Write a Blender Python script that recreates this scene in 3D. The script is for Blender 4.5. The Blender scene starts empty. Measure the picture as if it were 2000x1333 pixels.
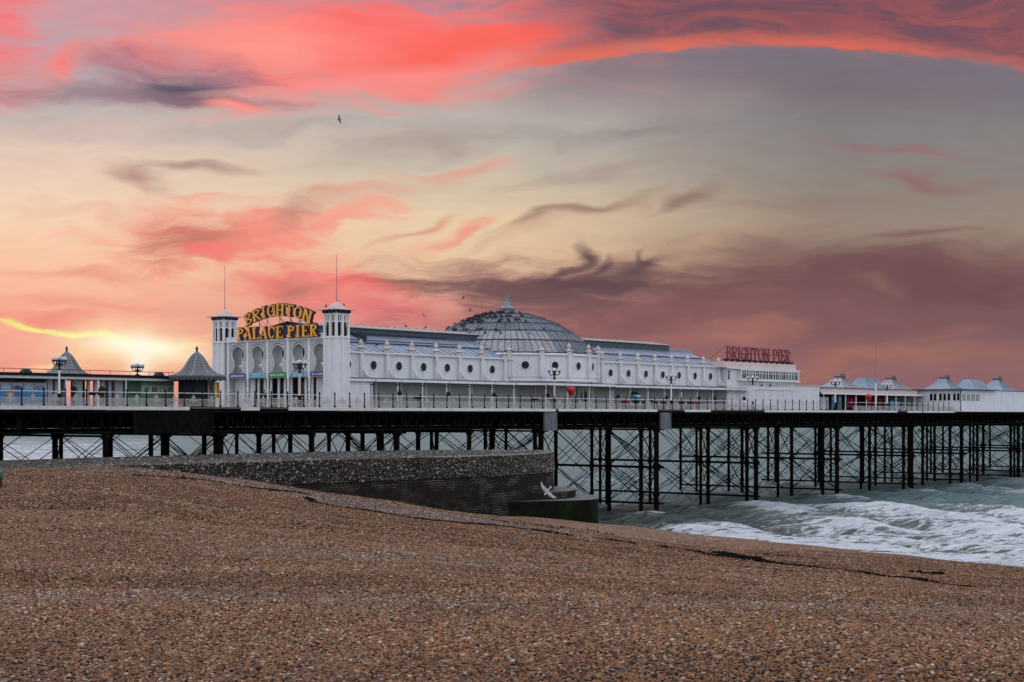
import bpy, bmesh, math, random
import numpy as np
from mathutils import Vector, Matrix
R = math.radians
random.seed(7); rng = np.random.default_rng(11)
sc = bpy.context.scene
C = sc.collection

# ------------------------------------------------------------------ camera, exposure
EYE = 11.3
cd = bpy.data.cameras.new('camera'); cam = bpy.data.objects.new('camera', cd); C.objects.link(cam)
cam.location = (0, 0, EYE); cam.rotation_euler = (R(90), 0, 0)
cd.lens = 54.0; cd.sensor_width = 36.0; cd.shift_y = 0.0728
cd.clip_start = 0.1; cd.clip_end = 60000
sc.camera = cam
sc.cycles.max_bounces = 5; sc.cycles.diffuse_bounces = 2; sc.cycles.glossy_bounces = 2; sc.cycles.transmission_bounces = 2
sc.view_settings.view_transform = 'Standard'; sc.view_settings.look = 'None'
sc.view_settings.gamma = 1.0; sc.view_settings.exposure = 0.0; sc.view_settings.use_curve_mapping = False

# ------------------------------------------------------------------ node helpers
def lin(c):
    r = []
    for v in c[:3]:
        v = v/255.0
        r.append(v/12.92 if v <= 0.04045 else ((v+0.055)/1.055)**2.4)
    return tuple(r)
class NT:
    def __init__(s, tree): s.t = tree; s.n = tree.nodes; s.l = tree.links
    def node(s, kind, **kw):
        n = s.n.new(kind)
        for k, v in kw.items(): setattr(n, k, v)
        return n
    def put(s, sock, v):
        if v is None: return
        if hasattr(v, 'is_output'): s.l.new(v, sock)
        else: sock.default_value = v
    def m(s, op, a, b=None, c=None, clamp=False):
        n = s.node('ShaderNodeMath', operation=op, use_clamp=clamp)
        s.put(n.inputs[0], a); s.put(n.inputs[1], b); s.put(n.inputs[2], c)
        return n.outputs[0]
    def vm(s, op, a, b=None, scale=None):
        n = s.node('ShaderNodeVectorMath', operation=op)
        s.put(n.inputs[0], a); s.put(n.inputs[1], b)
        if scale is not None: s.put(n.inputs['Scale'], scale)
        return n.outputs['Value'] if op in ('LENGTH', 'DOT_PRODUCT') else n.outputs[0]
    def mix(s, f, a, b, blend='MIX'):
        n = s.node('ShaderNodeMix', data_type='RGBA', blend_type=blend)
        s.put(n.inputs[0], f)
        for sock, v in ((n.inputs[6], a), (n.inputs[7], b)):
            if not hasattr(v, 'is_output'): v = tuple(v)[:3]+(1,)
            s.put(sock, v)
        return n.outputs[2]
    def mr(s, v, a, b, c=0.0, d=1.0, smooth=True):
        n = s.node('ShaderNodeMapRange', interpolation_type='SMOOTHSTEP' if smooth else 'LINEAR')
        s.put(n.inputs[0], v)
        for i, k in enumerate((a, b, c, d)): s.put(n.inputs[i+1], k)
        return n.outputs[0]
    def noise(s, vec, scale=1.0, detail=4.0, rough=0.55, dist=0.0, out=0, dim='3D'):
        n = s.node('ShaderNodeTexNoise', noise_dimensions=dim)
        s.put(n.inputs['Vector'], vec); n.inputs['Scale'].default_value = scale
        n.inputs['Detail'].default_value = detail; n.inputs['Roughness'].default_value = rough
        n.inputs['Distortion'].default_value = dist
        return n.outputs[out]
    def vor(s, vec, scale, feature='F1', out='Distance', rnd=1.0):
        n = s.node('ShaderNodeTexVoronoi', feature=feature)
        s.put(n.inputs['Vector'], vec); n.inputs['Scale'].default_value = scale
        n.inputs['Randomness'].default_value = rnd
        return n.outputs[out]
    def xyz(s, a, b, c):
        n = s.node('ShaderNodeCombineXYZ')
        for i, v in enumerate((a, b, c)): s.put(n.inputs[i], v)
        return n.outputs[0]
    def sep(s, v):
        n = s.node('ShaderNodeSeparateXYZ'); s.put(n.inputs[0], v); return n.outputs
    def scl(s, vec, sx, sy, sz):
        return s.vm('MULTIPLY', vec, (sx, sy, sz))
    def ramp(s, f, stops, interp='LINEAR'):
        n = s.node('ShaderNodeValToRGB'); cr = n.color_ramp; cr.interpolation = interp
        while len(cr.elements) < len(stops): cr.elements.new(0.5)
        for e, (p, c) in zip(cr.elements, stops):
            e.position = p; e.color = tuple(c)[:3]+(1,)
        s.put(n.inputs[0], f)
        return n.outputs[0]

# ------------------------------------------------------------------ world: sunset sky
SUN_AZ = R(-13.5); SUN_EL = R(12.0)
def build_world():
    w = bpy.data.worlds.new('World'); sc.world = w; w.use_nodes = True
    t = NT(w.node_tree); t.n.clear()
    out = t.node('ShaderNodeOutputWorld'); bg = t.node('ShaderNodeBackground'); t.l.new(bg.outputs[0], out.inputs[0])
    tc = t.node('ShaderNodeTexCoord'); d = tc.outputs['Generated']
    x, y, z = t.sep(d)
    az = t.m('ARCTAN2', x, y)
    azc = t.m('MINIMUM', t.m('MAXIMUM', az, -1.0), 1.0)
    hor = t.m('SQRT', t.m('ADD', t.m('MULTIPLY', x, x), t.m('ADD', t.m('MULTIPLY', y, y), 1e-6)))
    tel = t.m('DIVIDE', z, hor)
    # A runs along the horizon, V downwards; one unit is about two degrees of sky
    A = t.m('MULTIPLY_ADD', t.m('TANGENT', azc), 30.0, 10.0)
    V = t.m('SUBTRACT', 8.12, t.m('MULTIPLY', t.m('DIVIDE', tel, t.m('COSINE', azc)), 30.0))
    P0 = t.xyz(A, V, 0.0)
    wn = t.noise(t.scl(P0, 0.36, 0.85, 1), 1.0, 2.5, 0.5, 0.0, out=1, dim='2D')
    wn2 = t.noise(t.scl(P0, 1.5, 3.6, 1), 1.0, 3.0, 0.6, 0.0, out=1, dim='2D')
    P = t.vm('ADD', P0, t.vm('MULTIPLY', t.vm('SUBTRACT', wn, (0.5, 0.5, 0.5)), (1.9, 0.95, 0)))
    P = t.vm('ADD', P, t.vm('MULTIPLY', t.vm('SUBTRACT', wn2, (0.5, 0.5, 0.5)), (0.34, 0.10, 0)))
    sh = t.vm('ADD', t.scl(P, 0.50, 2.5, 1), (3.1, 7.7, 0))
    n1 = t.m('SUBTRACT', t.noise(sh, 1.0, 5.0, 0.55, 0.25, dim='2D'), 0.5)
    mp = t.node('ShaderNodeMapping', vector_type='POINT'); t.put(mp.inputs[0], t.vm('ADD', P, (0, 0, 0)))
    mp.inputs['Rotation'].default_value = (0, 0, R(9)); mp.inputs['Scale'].default_value = (1.5, 8.5, 1)
    n3 = t.m('SUBTRACT', t.noise(mp.outputs[0], 1.0, 6.0, 0.66, 0.0, dim='2D'), 0.5)          # fine fibres that feather the edges
    n1 = t.m('MULTIPLY_ADD', n3, 0.45, n1)
    # diagonal wisps
    mp = t.node('ShaderNodeMapping', vector_type='POINT'); t.put(mp.inputs[0], P)
    mp.inputs['Rotation'].default_value = (0, 0, R(14)); mp.inputs['Scale'].default_value = (0.5, 3.4, 1)
    n2 = t.m('SUBTRACT', t.noise(mp.outputs[0], 1.0, 6.0, 0.6, 0.2, dim='2D'), 0.5)
    Pv = t.sep(P)
    Vw = t.m('ADD', V, t.m('MULTIPLY', n1, 0.5)); 
    def vr(stops):
        lo, hi = -6.0, 8.4
        f = t.mr(Vw, lo, hi, 0, 1, smooth=False)
        return t.ramp(f, [((v-lo)/(hi-lo), lin(c)) for v, c in stops])
    L = vr([(-6, (150, 145, 165)), (-2.5, (178, 155, 172)), (0, (205, 158, 165)), (1.2, (186, 165, 172)), (2.2, (196, 182, 177)), (3.0, (228, 200, 182)),
            (4.0, (244, 212, 184)), (5.0, (250, 200, 166)), (6.0, (250, 178, 150)), (7.2, (238, 154, 140)), (8.2, (228, 152, 140))])
    M = vr([(-6, (140, 138, 160)), (-2.5, (150, 138, 158)), (0, (158, 130, 146)), (1.5, (186, 160, 158)), (2.4, (186, 179, 172)), (3.3, (202, 190, 171)),
            (4.3, (230, 203, 168)), (5.1, (232, 197, 162)), (5.8, (216, 154, 138)), (6.6, (190, 124, 122)), (8.2, (176, 116, 118))])
    Q = vr([(-6, (120, 118, 140)), (-2.5, (122, 108, 128)), (0, (118, 84, 98)), (1.4, (118, 106, 113)), (2.5, (132, 127, 128)), (3.5, (140, 131, 126)),
            (4.4, (152, 133, 119)), (5.1, (132, 102, 94)), (6.0, (122, 86, 88)), (7.2, (142, 102, 104)), (8.2, (132, 98, 106))])
    col = t.mix(t.mr(Pv[0], 0.0, 10.5), L, M)
    col = t.mix(t.mr(Pv[0], 8.6, 16.5), col, Q)
    def cloud(cx, cy, rx, ry, rot, rgb, op=1.0, k=0.9, soft=0.8, nz=None):
        nonlocal col
        mp = t.node('ShaderNodeMapping', vector_type='TEXTURE'); t.put(mp.inputs[0], P)
        mp.inputs['Location'].default_value = (cx, cy, 0); mp.inputs['Rotation'].default_value = (0, 0, R(rot)); mp.inputs['Scale'].default_value = (rx, ry, 1)
        dd = t.vm('LENGTH', mp.outputs[0])
        v = t.m('MULTIPLY_ADD', nz or n1, k*2.1, t.m('SUBTRACT', 1.22, dd))
        f = t.mr(v, -0.50, soft+0.52, 0.0, min(1.0, op*1.22))
        col = t.mix(f, col, lin(rgb))
    # the band of red cloud across the top
    cloud(6.6, 0.95, 4.3, 0.95, -2, (254, 132, 126), 0.95, 0.8, 0.7)
    cloud(9.0, 0.85, 2.7, 0.62, -4, (250, 104, 92), 0.85, 0.8, 0.8)
    cloud(6.9, 0.55, 1.9, 0.45, -8, (254, 112, 108), 0.8, 0.9, 0.9)
    cloud(5.2, 0.85, 1.8, 0.4, 4, (255, 152, 140), 0.8, 0.7, 0.9)
    cloud(7.4, 1.55, 2.6, 0.3, -6, (252, 142, 136), 0.85, 0.6, 0.9)
    cloud(-0.3, 0.4, 1.0, 1.4, 0, (252, 116, 116), 0.9, 0.8, 0.9)
    cloud(0.9, 1.38, 0.7, 0.26, -15, (252, 128, 120), 0.85, 0.7, 0.9)
    dA = t.m('SUBTRACT', A, 15.0)
    yb = t.m('ADD', t.m('MULTIPLY_ADD', t.m('MULTIPLY', dA, dA), 0.0195, 0.95), t.m('MULTIPLY', n1, 0.22))
    fb = t.m('SUBTRACT', yb, V)
    gate = t.mr(Pv[0], 9.6, 12.2)
    mv = t.mix(t.mr(n2, -0.16, 0.18), lin((112, 80, 94)), lin((152, 86, 90)))
    mv = t.mix(t.mr(n1, 0.02, 0.22, 0, 0.6), mv, lin((170, 90, 88)))
    col = t.mix(t.m('MULTIPLY', gate, t.mr(fb, 0.0, 0.42, 0, 0.92)), col, mv)
    under = t.m('MULTIPLY', gate, t.m('MULTIPLY', t.mr(fb, -1.1, -0.05), t.mr(fb, 0.1, 0.0)))
    col = t.mix(t.m('MULTIPLY', under, 0.75), col, lin((124, 116, 128)))
    eg = t.m('DIVIDE', t.m('SUBTRACT', fb, 0.10), t.m('ADD', t.mr(fb, 0.07, 0.16, 0.075, 0.20), t.m('MULTIPLY', n2, 0.16)))
    edge = t.m('EXPONENT', t.m('MULTIPLY', t.m('MULTIPLY', eg, eg), -1.0))
    edge = t.m('MULTIPLY', edge, t.mr(n1, -0.22, 0.12, 0.5, 1.0))
    edge = t.m('MULTIPLY', t.m('MULTIPLY', edge, t.mr(Pv[0], 8.8, 11.0)), t.mr(Pv[0], 24.0, 15.0, 0.45, 1.0))
    col = t.mix(t.m('MULTIPLY', edge, 0.88), col, lin((228, 108, 84)))
    # grey cloud under the red one, left
    cloud(3.3, 1.62, 1.9, 0.5, -4, (126, 112, 130), 0.9, 0.7, 1.0)
    cloud(3.55, 1.75, 0.9, 0.26, 3, (92, 82, 98), 0.85, 0.8, 0.9)
    cloud(3.4, 1.97, 2.3, 0.16, 2, (126, 100, 112), 0.8, 0.7, 0.9)
    cloud(1.4, 1.85, 1.8, 0.32, 4, (158, 134, 142), 0.75, 0.7, 1.0)
    cloud(4.95, 2.12, 0.55, 0.13, 6, (250, 150, 138), 0.85, 0.5, 0.8)
    cloud(8.2, 2.85, 2.0, 0.3, -6, (166, 150, 143), 0.6, 0.7, 1.0)
    cloud(8.9, 3.3, 1.1, 0.12, -3, (224, 160, 142), 0.7, 0.6, 0.9)
    cloud(2.55, 3.5, 0.75, 0.2, 12, (182, 142, 132), 0.75, 0.8, 0.9)
    cloud(3.6, 3.27, 0.95, 0.1, 2, (170, 134, 128), 0.7, 0.7, 0.8)
    # coral clouds mid left
    cloud(4.3, 4.66, 2.1, 0.62, 4, (244, 136, 118), 0.9, 0.9, 1.0)
    cloud(3.7, 4.72, 0.95, 0.36, -6, (188, 118, 104), 0.85, 0.9, 0.9)
    cloud(3.9, 4.98, 0.6, 0.12, 4, (246, 110, 104), 0.8, 0.6, 0.8)
    cloud(5.7, 4.4, 1.8, 0.42, -14, (246, 146, 130), 0.85, 0.9, 1.0)
    cloud(5.9, 4.1, 0.75, 0.24, -25, (190, 140, 120), 0.7, 0.8, 0.9)
    cloud(6.9, 4.22, 1.2, 0.2, -20, (246, 158, 138), 0.7, 0.8, 0.9)
    cloud(1.5, 5.35, 1.0, 0.1, 2, (226, 138, 118), 0.6, 0.6, 0.8)
    cloud(5.4, 5.6, 1.0, 0.42, 14, (236, 130, 118), 0.8, 0.9, 1.0)
    cloud(6.7, 5.75, 1.5, 0.4, 12, (238, 132, 122), 0.85, 0.9, 1.0)
    cloud(5.8, 5.66, 0.6, 0.18, -4, (182, 120, 108), 0.75, 0.7, 0.9)
    cloud(7.4, 5.6, 0.8, 0.2, 14, (248, 112, 112), 0.85, 0.7, 0.9)
    cloud(7.4, 6.1, 1.6, 0.32, 4, (228, 126, 126), 0.8, 0.8, 1.0)
    # dark mauve clouds centre and right
    cloud(16.4, 6.1, 5.6, 0.80, -2, (126, 90, 93), 0.78, 0.7, 1.0)
    cloud(18.2, 5.4, 3.8, 0.42, 4, (112, 78, 83), 0.85, 0.8, 0.9, n2)
    cloud(14.6, 5.62, 3.6, 0.36, -7, (118, 82, 85), 0.85, 0.8, 0.9, n2)
    cloud(12.2, 6.35, 3.8, 0.55, -3, (132, 90, 91), 0.8, 0.7, 1.0)
    cloud(9.5, 5.55, 1.3, 0.42, 3, (156, 114, 107), 0.85, 0.9, 0.9)
    cloud(8.3, 5.75, 0.9, 0.26, 8, (158, 112, 100), 0.8, 0.9, 0.9)
    cloud(11.2, 5.58, 1.9, 0.36, -9, (118, 86, 88), 0.9, 0.8, 0.8)
    cloud(11.4, 5.62, 1.7, 0.30, -9, (98, 72, 78), 0.9, 0.6, 0.8)
    cloud(10.0, 5.75, 1.5, 0.28, 4, (118, 86, 88), 0.8, 0.7, 0.9)
    cloud(11.25, 5.15, 0.15, 0.34, 12, (100, 74, 80), 0.95, 0.35, 0.6)
    cloud(11.62, 5.25, 0.12, 0.24, 16, (104, 78, 82), 0.9, 0.35, 0.6)
    cloud(12.55, 5.2, 0.8, 0.14, -30, (104, 78, 82), 0.95, 0.5, 0.7)
    cloud(12.45, 4.98, 0.10, 0.22, 14, (110, 82, 84), 0.85, 0.35, 0.6)
    cloud(17.2, 5.5, 0.6, 0.10, 8, (156, 118, 104), 0.35, 0.8, 1.0)
    cloud(17.6, 6.95, 3.0, 0.36, -4, (164, 112, 98), 0.7, 0.8, 1.0)
    cloud(14.3, 6.6, 1.6, 0.2, -4, (176, 118, 106), 0.6, 0.8, 1.0)
    cloud(19.4, 6.6, 1.3, 0.25, -8, (124, 92, 100), 0.6, 0.7, 1.0)
    # thin streaks
    cloud(5.6, 2.55, 2.2, 0.16, -3, (172, 160, 156), 0.5, 0.7, 1.0, n2)
    cloud(1.2, 2.55, 1.8, 0.14, 3, (206, 180, 172), 0.5, 0.7, 1.0, n2)
    cloud(12.4, 2.6, 2.4, 0.18, -5, (140, 132, 134), 0.5, 0.7, 1.0, n2)
    cloud(12.0, 3.3, 2.0, 0.14, -8, (168, 148, 138), 0.5, 0.7, 1.0, n2)
    cloud(16.2, 3.85, 2.6, 0.14, -3, (146, 122, 114), 0.5, 0.7, 1.0, n2)
    cloud(10.4, 4.5, 1.6, 0.12, -18, (206, 164, 142), 0.6, 0.6, 0.9, n2)
    cloud(13.2, 4.75, 1.8, 0.12, -12, (190, 152, 130), 0.55, 0.6, 0.9, n2)
    cloud(2.0, 4.2, 2.4, 0.12, 2, (236, 184, 160), 0.5, 0.6, 0.9, n2)
    cloud(7.6, 3.7, 1.6, 0.16, -10, (208, 176, 156), 0.5, 0.6, 0.9, n2)
    cloud(1.6, 5.9, 2.0, 0.12, 3, (234, 146, 130), 0.5, 0.6, 0.9, n2)
    cloud(11.15, 4.15, 1.35, 0.1, -16, (158, 128, 112), 0.75, 0.45, 0.7)
    cloud(13.3, 3.82, 0.7, 0.12, -14, (146, 118, 108), 0.75, 0.5, 0.7)
    cloud(15.0, 4.8, 0.8, 0.14, 2, (138, 108, 100), 0.7, 0.6, 0.8)
    cloud(17.6, 4.6, 1.1, 0.09, -9, (128, 98, 94), 0.7, 0.5, 0.8)
    cloud(17.3, 2.96, 1.2, 0.07, 3, (152, 108, 108), 0.7, 0.4, 0.8)
    cloud(18.3, 3.4, 1.3, 0.1, 4, (146, 106, 104), 0.65, 0.5, 0.8)
    cloud(8.9, 4.55, 0.6, 0.13, -26, (238, 148, 130), 0.7, 0.6, 0.8)
    cloud(8.2, 4.5, 0.8, 0.07, -26, (220, 150, 130), 0.65, 0.4, 0.8)
    # the sun breaking through low on the left
    cloud(1.0, 6.28, 1.3, 0.2, 4, (236, 128, 116), 0.7, 0.8, 1.0)
    cloud(2.7, 6.95, 2.4, 0.7, 0, (250, 182, 148), 0.6, 0.5, 1.2)
    cloud(2.7, 6.75, 1.5, 0.42, 3, (255, 222, 170), 0.7, 0.4, 1.2)
    cloud(0.3, 6.36, 0.6, 0.04, 8, (242, 244, 120), 0.7, 0.4, 0.55)
    cloud(1.9, 6.56, 1.5, 0.045, 6, (244, 246, 150), 0.75, 0.4, 0.55)
    cloud(1.2, 7.02, 0.6, 0.05, 2, (250, 212, 160), 0.7, 0.3, 0.7)
    fb_ = t.noise(t.vm('ADD', t.scl(P, 0.9, 5.5, 1), (9, 2, 0)), 1.0, 5.0, 0.6, 0.3, dim='2D')
    fv = t.mr(fb_, 0.25, 0.75, 0.965, 1.035, smooth=False)
    col = t.mix(1.0, col, t.xyz(fv, fv, fv), 'MULTIPLY')
    # glow of the veiled disc: a flat bright streak and a short pillar
    dx = t.m('DIVIDE', t.m('SUBTRACT', A, 2.72), 0.92); dy = t.m('DIVIDE', t.m('SUBTRACT', t.m('MULTIPLY_ADD', t.m('SUBTRACT', A, 2.7), -0.10, V), 6.76), 0.21)
    g = t.m('EXPONENT', t.m('MULTIPLY', t.m('ADD', t.m('MULTIPLY', dx, dx), t.m('MULTIPLY', dy, dy)), -1.0))
    col = t.mix(t.m('MULTIPLY', g, 0.95), col, (1.06, 1.02, 0.80))
    dx = t.m('DIVIDE', t.m('SUBTRACT', A, 2.74), 0.24); dy = t.m('DIVIDE', t.m('SUBTRACT', V, 7.0), 0.42)
    g = t.m('EXPONENT', t.m('MULTIPLY', t.m('ADD', t.m('MULTIPLY', dx, dx), t.m('MULTIPLY', dy, dy)), -1.0))
    col = t.mix(t.m('MULTIPLY', g, 0.85), col, (1.0, 0.92, 0.74))
    # away from the sunset the sky is a soft grey-lavender overcast
    oc = t.ramp(t.m('ABSOLUTE', z), [(0.0, (0.66, 0.66, 0.74)), (0.35, (0.82, 0.85, 0.98)), (1.0, (0.78, 0.83, 1.0))])
    on = t.noise(t.scl(d, 2.2, 2.2, 5.0), 1.0, 5.0, 0.6, 0.4)
    oc = t.mix(0.25, oc, t.ramp(on, [(0.3, (0.55, 0.56, 0.66)), (0.7, (1.0, 1.0, 1.06))]))
    front = t.m('MULTIPLY', t.mr(t.m('ABSOLUTE', az), 1.15, 0.5), t.mr(tel, 0.62, 0.30))
    sky = t.node('ShaderNodeTexSky', sky_type='NISHITA', sun_disc=False, sun_elevation=SUN_EL, sun_rotation=SUN_AZ, air_density=1.0, dust_density=1.0)
    oc = t.mix(1.0, oc, t.mix(1.0, sky.outputs[0], (0.05, 0.05, 0.05), 'MULTIPLY'), 'ADD')
    t.l.new(oc, bg.inputs[0]); b2 = t.node('ShaderNodeBackground'); t.l.new(col, b2.inputs[0])
    ms = t.node('ShaderNodeMixShader'); t.put(ms.inputs[0], front); t.l.new(bg.outputs[0], ms.inputs[1]); t.l.new(b2.outputs[0], ms.inputs[2]); t.l.new(ms.outputs[0], out.inputs[0])
    w.cycles.sampling_method = 'MANUAL'; w.cycles.sample_map_resolution = 256
build_world()
sd = bpy.data.lights.new('sun', 'SUN'); sd.energy = 0.5; sd.angle = R(60); sd.color = (1.0, 0.80, 0.66)
so = bpy.data.objects.new('sun', sd); C.objects.link(so)
sv = Vector((math.sin(SUN_AZ)*math.cos(SUN_EL), math.cos(SUN_AZ)*math.cos(SUN_EL), math.sin(SUN_EL)))
so.rotation_euler = sv.to_track_quat('Z', 'Y').to_euler(); so.location = sv*400

# ------------------------------------------------------------------ materials
MATS = {}
def mat(name, c1, c2=None, scale=2.0, detail=5, rough=0.6, spec=0.4, bump=0.0, bscale=None, stain=None, stain_scale=0.7, stain_amt=0.5,
        boards=None, metal=0.0, rnd=0.0, stretch=(1, 1, 1)):
    """painted / weathered surface: two tones by noise, a stain layer, fine relief, optional board grooves (pitch in m)"""
    m = bpy.data.materials.new(name); m.use_nodes = True; t = NT(m.node_tree)
    b = t.n['Principled BSDF']
    g = t.node('ShaderNodeNewGeometry'); pos = g.outputs['Position']
    pv = t.scl(pos, *stretch)
    n = t.noise(pv, scale, detail, 0.6)
    col = t.mix(t.mr(n, 0.32, 0.68), c1, c2 or tuple(v*0.85 for v in c1))
    if stain:
        sn = t.noise(t.scl(pos, 1, 1, 0.25), stain_scale, 6, 0.68, 0.4)
        col = t.mix(t.mr(sn, 0.5, 0.74, 0, stain_amt), col, stain)
    if rnd:
        oi = t.node('ShaderNodeObjectInfo')
        v = t.mr(oi.outputs['Random'], 0, 1, 1-rnd, 1+rnd*0.6, smooth=False)
        col = t.mix(1.0, col, t.xyz(v, v, v), 'MULTIPLY')
    t.put(b.inputs['Base Color'], col if hasattr(col, 'is_output') else tuple(col)+(1,))
    b.inputs['Roughness'].default_value = rough; b.inputs['Specular IOR Level'].default_value = spec; b.inputs['Metallic'].default_value = metal
    h = None
    if bump: h = t.m('MULTIPLY', t.noise(pv, bscale or scale*6, 4, 0.6), bump)
    if boards:
        z = t.sep(pos)[2]
        fr = t.m('FRACT', t.m('DIVIDE', z, boards))
        gr = t.m('MULTIPLY', fr, -0.018)                        # lapped boards: each leans out towards its lower edge
        h = t.m('ADD', h, gr) if h is not None else gr
    if h is not None:
        bn = t.node('ShaderNodeBump'); bn.inputs['Strength'].default_value = 0.9; bn.inputs['Distance'].default_value = 1.0
        t.put(bn.inputs['Height'], h); t.l.new(bn.outputs[0], b.inputs['Normal'])
    MATS[name] = m; return m
W1 = (0.79, 0.79, 0.80)
mat('white_paint', W1, (0.71, 0.71, 0.725), 1.3, 6, 0.55, 0.3, stain=(0.40, 0.36, 0.32), stain_scale=1.3, stain_amt=0.5, bump=0.004, bscale=9)
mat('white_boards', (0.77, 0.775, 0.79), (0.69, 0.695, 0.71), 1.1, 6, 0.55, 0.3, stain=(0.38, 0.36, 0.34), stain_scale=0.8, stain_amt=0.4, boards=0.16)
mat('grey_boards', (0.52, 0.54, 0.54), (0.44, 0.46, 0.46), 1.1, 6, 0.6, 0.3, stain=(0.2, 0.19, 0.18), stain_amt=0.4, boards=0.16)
mat('trim_white', (0.82, 0.81, 0.81), (0.75, 0.74, 0.74), 3, 4, 0.5, 0.35, stain=(0.42, 0.38, 0.33), stain_amt=0.25)
mat('cream_stone', (0.72, 0.62, 0.57), (0.62, 0.50, 0.45), 4, 5, 0.65, 0.25, stain=(0.30, 0.19, 0.13), stain_scale=2.5, stain_amt=0.5)
mat('cap_pink', (0.74, 0.58, 0.54), (0.64, 0.50, 0.47), 3, 5, 0.65, 0.25, stain=(0.30, 0.24, 0.22), stain_amt=0.3)
mat('lead_roof', (0.29, 0.34, 0.42), (0.22, 0.265, 0.335), 1.2, 6, 0.5, 0.4, stain=(0.36, 0.36, 0.385), stain_scale=1.1, stain_amt=0.7, bump=0.01, bscale=3, rnd=0.16, stretch=(1, 1, 0.4))
mat('lead_dome', (0.19, 0.205, 0.23), (0.11, 0.125, 0.15), 2.4, 7, 0.6, 0.25, stain=(0.40, 0.385, 0.39), stain_scale=3.2, stain_amt=0.75, bump=0.01, bscale=4, rnd=0.16)
mat('lead_flaking', (0.44, 0.42, 0.425), (0.28, 0.275, 0.285), 3.4, 7, 0.65, 0.25, stain=(0.13, 0.14, 0.15), stain_scale=3.6, stain_amt=0.95, bump=0.01, bscale=4, rnd=0.10)
mat('dark_lead', (0.05, 0.065, 0.085), (0.03, 0.04, 0.055), 2, 5, 0.5, 0.4)
mat('clerestory_green', (0.055, 0.085, 0.10), (0.035, 0.052, 0.066), 1.4, 5, 0.5, 0.4, stain=(0.12, 0.15, 0.17), stain_amt=0.5)
mat('slate', (0.13, 0.14, 0.14), (0.25, 0.235, 0.215), 7, 4, 0.7, 0.3, bump=0.03, bscale=9, rnd=0.25)
mat('slate_dark', (0.05, 0.06, 0.062), (0.09, 0.10, 0.10), 7, 4, 0.7, 0.3, bump=0.02, bscale=9)
mat('black_iron', (0.006, 0.006, 0.009), (0.012, 0.011, 0.014), 3, 4, 0.6, 0.12)
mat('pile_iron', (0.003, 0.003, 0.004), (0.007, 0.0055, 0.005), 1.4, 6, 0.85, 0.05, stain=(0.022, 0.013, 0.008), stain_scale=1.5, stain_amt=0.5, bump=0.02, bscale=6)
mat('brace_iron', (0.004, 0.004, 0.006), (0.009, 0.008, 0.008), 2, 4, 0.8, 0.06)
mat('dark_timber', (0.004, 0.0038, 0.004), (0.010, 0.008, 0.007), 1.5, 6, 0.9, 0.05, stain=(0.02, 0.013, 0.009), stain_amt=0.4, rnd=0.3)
mat('deck_timber', (0.16, 0.14, 0.12), (0.10, 0.09, 0.08), 3, 5, 0.8, 0.2)
mat('grey_timber', (0.17, 0.175, 0.19), (0.10, 0.105, 0.115), 2.2, 6, 0.75, 0.2, stain=(0.03, 0.028, 0.03), stain_scale=1.6, stain_amt=0.85, stretch=(1, 1, 0.3))
mat('fascia_white', (0.72, 0.70, 0.68), (0.60, 0.58, 0.56), 2, 6, 0.55, 0.3, stain=(0.32, 0.24, 0.17), stain_scale=1.2, stain_amt=0.45)
mat('lattice_white', (0.62, 0.60, 0.56), (0.48, 0.45, 0.41), 2.6, 6, 0.55, 0.3, stain=(0.26, 0.16, 0.09), stain_scale=1.1, stain_amt=0.55)
mat('glass_dark', (0.006, 0.009, 0.011), (0.022, 0.028, 0.026), 2.5, 3, 0.15, 0.18)
mat('glass_blue', (0.05, 0.10, 0.13), (0.03, 0.06, 0.085), 0.8, 3, 0.12, 0.5)
mat('maroon', (0.075, 0.012, 0.02), (0.05, 0.01, 0.022), 3, 4, 0.45, 0.4)
mat('maroon_light', (0.25, 0.02, 0.035), (0.15, 0.016, 0.035), 1.6, 4, 0.45, 0.35)
mat('purple_edge', (0.045, 0.012, 0.055), (0.06, 0.01, 0.03), 2, 4, 0.45, 0.4)
mat('letter_yellow', (0.72, 0.40, 0.04), (0.60, 0.28, 0.03), 2.6, 3, 0.4, 0.4)
mat('letter_cream', (0.98, 0.52, 0.06), (0.95, 0.34, 0.02), 2.6, 3, 0.4, 0.4)
mat('banner_purple', (0.10, 0.08, 0.30), (0.08, 0.06, 0.24), 3, 3, 0.6, 0.3)
mat('banner_blue', (0.28, 0.55, 0.68), (0.22, 0.48, 0.62), 3, 3, 0.6, 0.3)
mat('banner_green', (0.05, 0.32, 0.03), (0.04, 0.25, 0.025), 3, 3, 0.6, 0.3)
mat('print_pale', (0.72, 0.74, 0.78), (0.6, 0.62, 0.68), 5, 3, 0.6, 0.3)
mat('print_teal', (0.05, 0.30, 0.25), (0.06, 0.36, 0.42), 4, 3, 0.6, 0.3)
mat('poster_sea', (0.05, 0.19, 0.30), (0.13, 0.24, 0.10), 2.2, 5, 0.5, 0.3)
mat('poster_blue', (0.10, 0.36, 0.55), (0.18, 0.46, 0.62), 2.5, 4, 0.4, 0.4)
mat('poster_navy', (0.02, 0.05, 0.16), (0.03, 0.09, 0.24), 4, 3, 0.4, 0.4)
mat('panel_blue', (0.04, 0.14, 0.34), (0.06, 0.22, 0.44), 1.5, 4, 0.4, 0.4)
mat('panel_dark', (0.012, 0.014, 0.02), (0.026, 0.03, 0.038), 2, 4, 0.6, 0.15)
mat('shop_grey', (0.34, 0.37, 0.42), (0.28, 0.30, 0.35), 2, 4, 0.5, 0.4)
mat('shop_green', (0.17, 0.27, 0.17), (0.12, 0.20, 0.13), 1.6, 4, 0.5, 0.4)
mat('shop_green_dark', (0.025, 0.075, 0.035), (0.035, 0.11, 0.045), 2.6, 4, 0.5, 0.4)
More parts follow.
